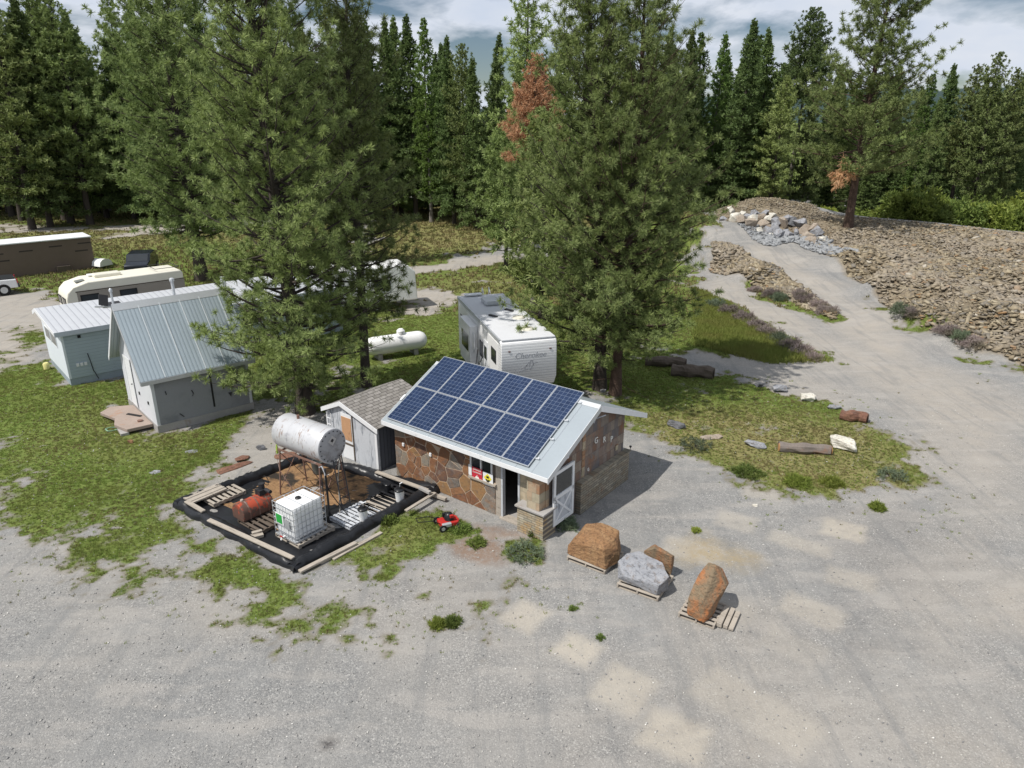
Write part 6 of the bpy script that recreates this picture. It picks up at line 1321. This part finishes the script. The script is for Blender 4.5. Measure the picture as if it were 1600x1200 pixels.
# ---------------------------------------------------------------- rock pile beside the quarry ramp
rcols = [(m_rockgrey, 'blue-grey'), (m_rocktan, 'tan'), (m_rockwhite, 'pale'), (m_rockdark, 'dark grey')]
RP = [(1142, 335), (1150, 346), (1160, 336), (1158, 350), (1168, 343), (1172, 354), (1180, 336), (1178, 348), (1188, 342), (1190, 354), (1196, 336), (1200, 348), (1206, 340), (1210, 352), (1216, 344), (1204, 358), (1196, 364), (1212, 362), (1222, 354), (1228, 348), (1238, 350), (1224, 364), (1232, 370), (1242, 360), (1250, 354), (1246, 370), (1256, 364), (1262, 372), (1216, 372), (1206, 369), (1186, 362), (1270, 360), (1278, 368), (1130, 344), (1266, 380), (1285, 376)]
protos = {}
for i, (px, py) in enumerate(RP):
    p = GT(px, py); mi = 3 if (px, py) in ((1216, 344), (1238, 350)) else rt.choice([0, 1, 1, 0, 2]); m, cn = rcols[mi]; s_ = rt.uniform(.9, 1.6)
    far = 'top of' if py < 345 else ('middle of' if py < 360 else 'foot of')
    lab = f'{cn} boulder at the {far} the rock pile, ' + ('left end' if px < 1175 else 'centre' if px < 1225 else 'right end')
    rock('boulder', lab, 'boulder', (p[0], p[1], p[2] - .25), (s_, s_ * rt.uniform(.6, .9), s_ * rt.uniform(.6, .85)), 100 + i, m, rt.uniform(0, 6), f'{cn} boulders of the rock pile {far} the heap', None, 1, 14, .04)

# ---------------------------------------------------------------- stuff: rubble slabs, grass, pebbles
def region(poly_, n, seed):
    r = np.random.default_rng(seed); P = np.array(poly_); lo, hi = P.min(0), P.max(0); out = np.zeros((0, 2))
    while len(out) < n:
        q = r.uniform(lo, hi, (n * 2, 2)); m = sdf(poly_, q[:, 0], q[:, 1]) > 0; out = np.concatenate([out, q[m]])
    return out[:n], r
BOXV = np.array([(-1, -1, -1), (1, -1, -1), (1, 1, -1), (-1, 1, -1), (-1, -1, 1), (1, -1, 1), (1, 1, 1), (-1, 1, 1)], float) * .5
BOXF = np.array([(0, 3, 2, 1), (4, 5, 6, 7), (0, 1, 5, 4), (1, 2, 6, 5), (2, 3, 7, 6), (3, 0, 4, 7)])
def euler(a, b, c):
    ca, sa, cb, sb, cc, sc = np.cos(a), np.sin(a), np.cos(b), np.sin(b), np.cos(c), np.sin(c); z = np.zeros_like(a); o = z + 1
    Rx = np.stack([o, z, z, z, ca, -sa, z, sa, ca], -1).reshape(-1, 3, 3); Ry = np.stack([cb, z, sb, z, o, z, -sb, z, cb], -1).reshape(-1, 3, 3); Rz = np.stack([cc, -sc, z, sc, cc, z, z, z, o], -1).reshape(-1, 3, 3)
    return Rz @ Ry @ Rx
def slabs(name, polys, dens, seed, smin, smax, mat, label, cat):
    Vs, Fs, b = [], [], 0
    for pi, (po, n) in enumerate(zip(polys, dens)):
        P, r = region(po, n, seed + pi); z = terr(P[:, 0], P[:, 1]); n_ = len(P); s = smin * (smax / smin) ** (r.uniform(0, 1, n_) ** 1.8) * (.65 + .8 * vnoise(P[:, 0], P[:, 1], 3.5, 61)) * np.where(P[:, 1] > 63 + 3 * vnoise(P[:, 0], P[:, 1], 4, 9), .5, 1.1)
        D = np.stack([s * r.uniform(.8, 1.5, n_), s * r.uniform(.5, 1.0, n_), s * r.uniform(.12, .4, n_)], -1)
        R = euler(r.normal(0, .35, n_), r.normal(0, .35, n_), r.uniform(0, 6.28, n_)); v = (BOXV[None] * (1 + r.normal(0, .16, (n_, 8, 3)))) * D[:, None]
        v = np.einsum('nij,nkj->nki', R, v) + np.stack([P[:, 0], P[:, 1], z + D[:, 2] * .3 + r.uniform(0, .10, n_)], -1)[:, None]
        Vs.append(v.reshape(-1, 3)); Fs.append((BOXF[None] + (np.arange(n_) * 8)[:, None, None] + b).reshape(-1, 4)); b += n_ * 8
    return tag(fast_mesh(name, np.concatenate(Vs), np.concatenate(Fs), mat), label, cat, kind='stuff')
t = NT('rubble_slabs'); ge = t.n('ShaderNodeNewGeometry'); cc = t.ramp(ge.outputs['Random Per Island'], [(0, (.18, .15, .105)), (.25, (.245, .20, .135)), (.5, (.30, .25, .17)), (.7, (.20, .18, .15)), (.85, (.35, .30, .21)), (.95, (.28, .175, .09)), (.98, (.44, .40, .33))], 'CONSTANT')
cc = t.mix(t.ss(t.noise(.22, 4, .6, vec=ge.outputs['Position']), .45, .62, 0, .6), cc, (.30, .26, .21)); m_rub = t.done(cc, .9)
slabs('rubble', [RUB[0][0], RUB[1][0]], [60000, 9000], 5, .06, .36, m_rub, 'heap of loose brown flagstone rubble beside the road', 'rubble')
ng = poly((1200, 385), (1150, 350), (1200, 352), (1290, 372), (1340, 395), (1300, 400), (1240, 378))
slabs('grey_rubble', [ng], [3500], 15, .12, .5, MAT('grey_rubble_stone', (.30, .31, .32), .9, var=.35), 'grey stone scree at the foot of the boulder pile', 'rubble')
# pebbles
OCT = np.array([(1, 0, 0), (-1, 0, 0), (0, 1, 0), (0, -1, 0), (0, 0, 1), (0, 0, -1)], float); OCF = np.array([(0, 2, 4), (2, 1, 4), (1, 3, 4), (3, 0, 4), (2, 0, 5), (1, 2, 5), (3, 1, 5), (0, 3, 5)])
n_ = 26000; r = np.random.default_rng(3); yv = 9.5 + 22 * r.uniform(0, 1, n_) ** 1.3; xv = r.uniform(-1, 1, n_) * (yv * .78 + 3); inb = sdf([tuple(c_[:2]) for c_ in cor], xv, yv) < .3
xv, yv = xv[inb], yv[inb]; n_ = len(xv); sz = .008 + .022 * r.uniform(0, 1, n_) ** 5; zv = terr(xv, yv)
v = OCT[None] * (1 + r.normal(0, .25, (n_, 6, 3))) * sz[:, None, None] * np.array([1.2, 1, .7]); v = np.einsum('nij,nkj->nki', euler(np.zeros(n_), np.zeros(n_), r.uniform(0, 6, n_)), v) + np.stack([xv, yv, zv + sz * .3], -1)[:, None]
t = NT('pebbles'); ge = t.n('ShaderNodeNewGeometry'); m_peb = t.done(t.ramp(ge.outputs['Random Per Island'], [(0, (.20, .20, .20)), (.3, (.30, .29, .28)), (.7, (.38, .37, .35)), (.9, (.52, .50, .46)), (1, (.68, .66, .62))]), .9)
tag(fast_mesh('pebbles', v.reshape(-1, 3), (OCF[None] + (np.arange(n_) * 6)[:, None, None]).reshape(-1, 3), m_peb), 'loose pebbles scattered over the gravel yard', 'pebbles', kind='stuff')
# grass
def blades(P, zz, n, h, w, seed, lean=.8):
    r = np.random.default_rng(seed); T = len(P); d = r.normal(size=(T, n, 3)) * lean; d[..., 2] = np.abs(d[..., 2]) + .7; d = unit(d); L = (h[:, None] * r.uniform(.5, 1.2, (T, n)))[..., None]
    base = np.concatenate([P, zz[:, None]], 1)[:, None] + np.concatenate([r.normal(0, .05, (T, n, 2)) * (h[:, None, None] * 8), np.zeros((T, n, 1))], -1)
    s = unit(np.cross(d, r.normal(size=(T, n, 3)))) * w[:, None, None] * .5
    V_ = np.stack([base - s, base + s, base + d * L], 2).reshape(-1, 3); return V_, np.arange(len(V_)).reshape(-1, 3)
blocked = [[tuple(c_[:2]) for c_ in cor]] + [[tuple((o.location + Matrix.Rotation(o.rotation_euler.z, 3, 'Z') @ Vector((a, b_, 0)))[:2]) for a, b_ in q_] for o, q_ in
          ((B, [(-3.05, -1.15), (3.6, -1.15), (3.6, 3.6), (-3.05, 3.6)]), (S, [(0, 0), (3.95, 0), (3.95, 4.15), (0, 4.15)]), (H_, [(0, 0), (14.5, 0), (14.5, 4.5), (0, 4.5)]), (M_, [(0, 0), (6.7, 0), (6.7, 2.3), (0, 2.3)]))]
def grass_pts(n, y0, y1, seed, pw=1.0):
    r = np.random.default_rng(seed); y = y0 + (y1 - y0) * r.uniform(0, 1, n) ** pw; x = r.uniform(-1, 1, n) * (y * .78 + 3)
    g_, s_, *_ = masks(x, y); k = (g_ > r.uniform(.25, .95, n))
    wide_ = acc([(a, b_, c_ * 2.6) for a, b_, c_ in GR], x, y, 1, .8, 55) * (1 - .6 * acc(NG, x, y, 1, 1.3, 12))
    k |= (r.uniform(0, 1, n) < .07 * wide_) & (y < 34)
    for q in blocked: k &= sdf(q, x, y) < -.03
    return np.stack([x, y], 1)[k], s_[k]
P, sw = grass_pts(170000, 14, 46, 1, 1.15); zz = terr(P[:, 0], P[:, 1]); r = np.random.default_rng(9); hh = .045 + .07 * vnoise(P[:, 0], P[:, 1], 1.5, 8) ** 2 + .015 * (P[:, 1] > 28)
dry = (r.uniform(0, 1, len(P)) < .16 + .50 * sw + .25 * (vnoise(P[:, 0], P[:, 1], 2.0, 45) > .58))
for nm, k, m, l in (('grass', ~dry, m_grass, 'low green grass and weeds on the yard'), ('dry_grass', dry, m_dry, 'dry straw-coloured grass mixed into the lawn')):
    v, f = blades(P[k], zz[k], 11, hh[k], .008 + .00042 * P[k][:, 1], 4); tag(fast_mesh(nm, v, f, m), l, 'grass', kind='stuff')
P, sw = grass_pts(60000, 46, 118, 2, .9); zz = terr(P[:, 0], P[:, 1]); r = np.random.default_rng(9); hh = .14 + .16 * vnoise(P[:, 0], P[:, 1], 4, 8)
v, f = blades(P, zz, 5, hh, .05 + .0009 * P[:, 1], 5, .6); tag(fast_mesh('meadow_grass', v, f, m_dry), 'longer dry grass on the far clearing', 'grass', kind='stuff')
# tall verge weeds between the drive and the lower road
vp = poly((1085, 450), (1130, 470), (1290, 565), (1200, 568), (1085, 540))
P, r = region(vp, 5200, 8); v, f = blades(P, terr(P[:, 0], P[:, 1]), 8, .18 + .22 * vnoise(P[:, 0], P[:, 1], 2, 4), np.full(len(P), .04), 6, .5); tag(fast_mesh('verge_weeds', v, f, m_verge), 'tall green weeds on the verge beside the lower road', 'weeds', kind='stuff')
# shrubs and single weeds
def shrub(name, label, cat, p, r_, h, mat, seed, n=260, ln=.22, wd=.06, nn=7, group=None):
    rg = np.random.default_rng(seed); d = unit(rg.normal(size=(n, 3))); d[:, 2] = np.abs(d[:, 2]); rad = rg.uniform(.35, 1, (n, 1)) ** .6
    lump = 1 + .28 * np.sin(d[:, :1] * 5 + seed) * np.cos(d[:, 1:2] * 4 + seed * 2)
    Pp = d * rad * lump * np.array([r_, r_, h]) ; v, f = needles(Pp, unit(d + [0, 0, .4]), nn, ln, wd, .9, rg)
    e = empty(name, label, cat, tuple(p), 0, group); st = [(np.array([[0, 0, -.05], Pp[i] * .5 + [0, 0, .02], Pp[i]]), np.array([.02, .012, .004]) * (r_ + .3), 4) for i in range(0, n, max(1, n // 14))]
    tv, tf = tubes_mesh(st); fast_mesh('stems', tv, tf, m_bark, e); fast_mesh('leaves', v, f, mat, e); return e
def weed(px, py, r_, h, mat, label, seed, **k):
    p = GT(px, py); return shrub('weed', label, 'weed', (p[0], p[1], p[2] - .02), r_, h, mat, seed, **{**dict(n=130, ln=.13, wd=.022, nn=9), **k})
weed(1086, 700, .62, .42, m_bluegreen, 'round grey-green weed in the grass right of the stone shed', 1, n=120, nn=7); weed(820, 866, .62, .25, m_bluegreen, 'spreading grey-green weed in front of the door pillar', 2, n=170, ln=.11, nn=7)
weed(1392, 745, .55, .3, m_bluegreen, 'blue-green weed at the far right end of the grass island', 3, n=110, nn=7); weed(1370, 795, .22, .2, m_yleaf, 'single bright yellow-green tuft below the grass island', 4)
weed(1088, 830, .13, .10, m_yleaf, 'single pale yellow weed alone on the gravel behind the boulders', 5, n=40, ln=.10); weed(683, 978, .18, .14, m_yleaf, 'yellow-green weed tuft on the gravel', 6, n=70); weed(708, 975, .2, .13, m_leaf, 'darker weed tuft beside the yellow-green one on the gravel', 7, n=70)
weed(938, 997, .09, .06, m_leaf, 'tiny green tuft on the gravel below the pallet marks', 8, n=30, ln=.08); weed(896, 952, .10, .07, m_leaf, 'small green tuft left of the pale pallet mark', 9, n=30, ln=.08)
weed(835, 835, .18, .22, m_leaf, 'broad-leaved green plant against the door pillar base', 10, n=60, wd=.05); weed(885, 822, .35, .22, m_bluegreen, 'grey weeds under the open white door', 11, n=110)
weed(606, 815, .28, .16, m_leaf, 'green weed beside the basin under the white pails', 12, n=100, wd=.035); weed(720, 828, .34, .14, m_leaf, 'green weeds right of the red mower', 13, n=130); weed(745, 850, .3, .12, m_leaf, 'green weeds in front of the red mower', 14, n=90)
weed(1245, 755, .5, .25, m_yleaf, 'yellow-green weed clump on the lower edge of the grass island', 15, n=200); weed(1165, 740, .55, .2, m_leaf, 'green weed clump left on the lower edge of the grass island', 16, n=200); weed(1300, 755, .4, .18, m_yleaf, 'yellow weed clump right on the lower edge of the grass island', 17, n=140)
for i, (px, py, s_) in enumerate([(1120, 478, .8), (1140, 488, .8), (1162, 500, .9), (1182, 512, .8), (1200, 522, .9), (1218, 534, .8), (1236, 545, .9), (1254, 553, .8), (1270, 562, .6), (1205, 462, .8), (1218, 468, .7), (1250, 462, .7), (1262, 472, .9), (1280, 480, .8), (1292, 490, .9), (1410, 488, .9), (1425, 492, .7), (1480, 520, .8), (1520, 540, .9), (1180, 455, .5), (1500, 528, .6)]):
    weed(px, py, .85 * s_, .55 * s_, m_sage if i % 5 else m_bluegreen, ('dry purple-brown' if i % 5 else 'grey-green') + ' weed ' + ('along the verge of the lower road' if i < 9 else 'on the bank between the two roads' if i < 15 else 'at the foot of the rubble mound'), 50 + i, n=150, ln=.22, wd=.03, group=('dry weeds ' if i % 5 else 'grey-green weeds ') + ('of the verge' if i < 9 else 'of the bank' if i < 15 else 'of the mound foot'))
for i in range(22):
    px = 1400 + i * 11 + rt.uniform(-6, 6); y = rt.uniform(72, 80); x, _ = xy_at(px, 300, y); s_ = rt.uniform(.8, 1.3)
    shrub('bush', ('yellow-green' if i % 3 == 0 else 'dark green') + ' leafy bush behind the rubble mound, ' + ('left of the edge' if px < 1500 else 'at the right edge'), 'bush', (x, y, float(terr(x, y)[0]) - .1), 2.1 * s_, 2.7 * s_, m_yleaf if i % 3 == 0 else m_leaf, 200 + i, n=420, ln=.5, wd=.16, nn=9, group=('yellow-green' if i % 3 == 0 else 'dark green') + ' bushes behind the rubble mound')
for i, px in enumerate((1225, 1252, 1275, 1298, 1350, 1376)):
    x, _ = xy_at(px, 300, 84); shrub('bush', 'small green bush at the forest foot behind the lone mound pine', 'bush', (x, 84, float(terr(x, 84)[0]) - .1), 1.2, 1.5, m_yleaf if i % 2 else m_leaf, 300 + i, n=200, ln=.4, wd=.14, nn=8, group='bushes behind the lone mound pine')
# dead orange branch hanging in the lone pine
rg = np.random.default_rng(4); PP = rg.normal(0, .45, (40, 3)) * [1, 1, 1.2]; v, f = needles(PP, np.tile([[-.3, 0, -1.0]], (40, 1)), 14, .5, .05, 1.2, rg)
lp = [o for o in C.objects if o.get('label', '').startswith('lone tall pine')][0]
o = fast_mesh('dead_branch', v + np.array([-1.8, -1.5, 5.0]), f, m_dead, lp)
for a, b_ in ((44, 334), (76, 322), (112, 350), (20, 338)):
    x, y = G(a, b_)[:2]; put('pine%d' % (a % 3), x, y, rt.uniform(22, 27), a, 'tall pine at the far left clearing edge, ' + {44: 'second from the left', 76: 'third from the left', 112: 'right behind the wrapped trailer roof', 20: 'leftmost'}[a], 'pines at the far left clearing edge')
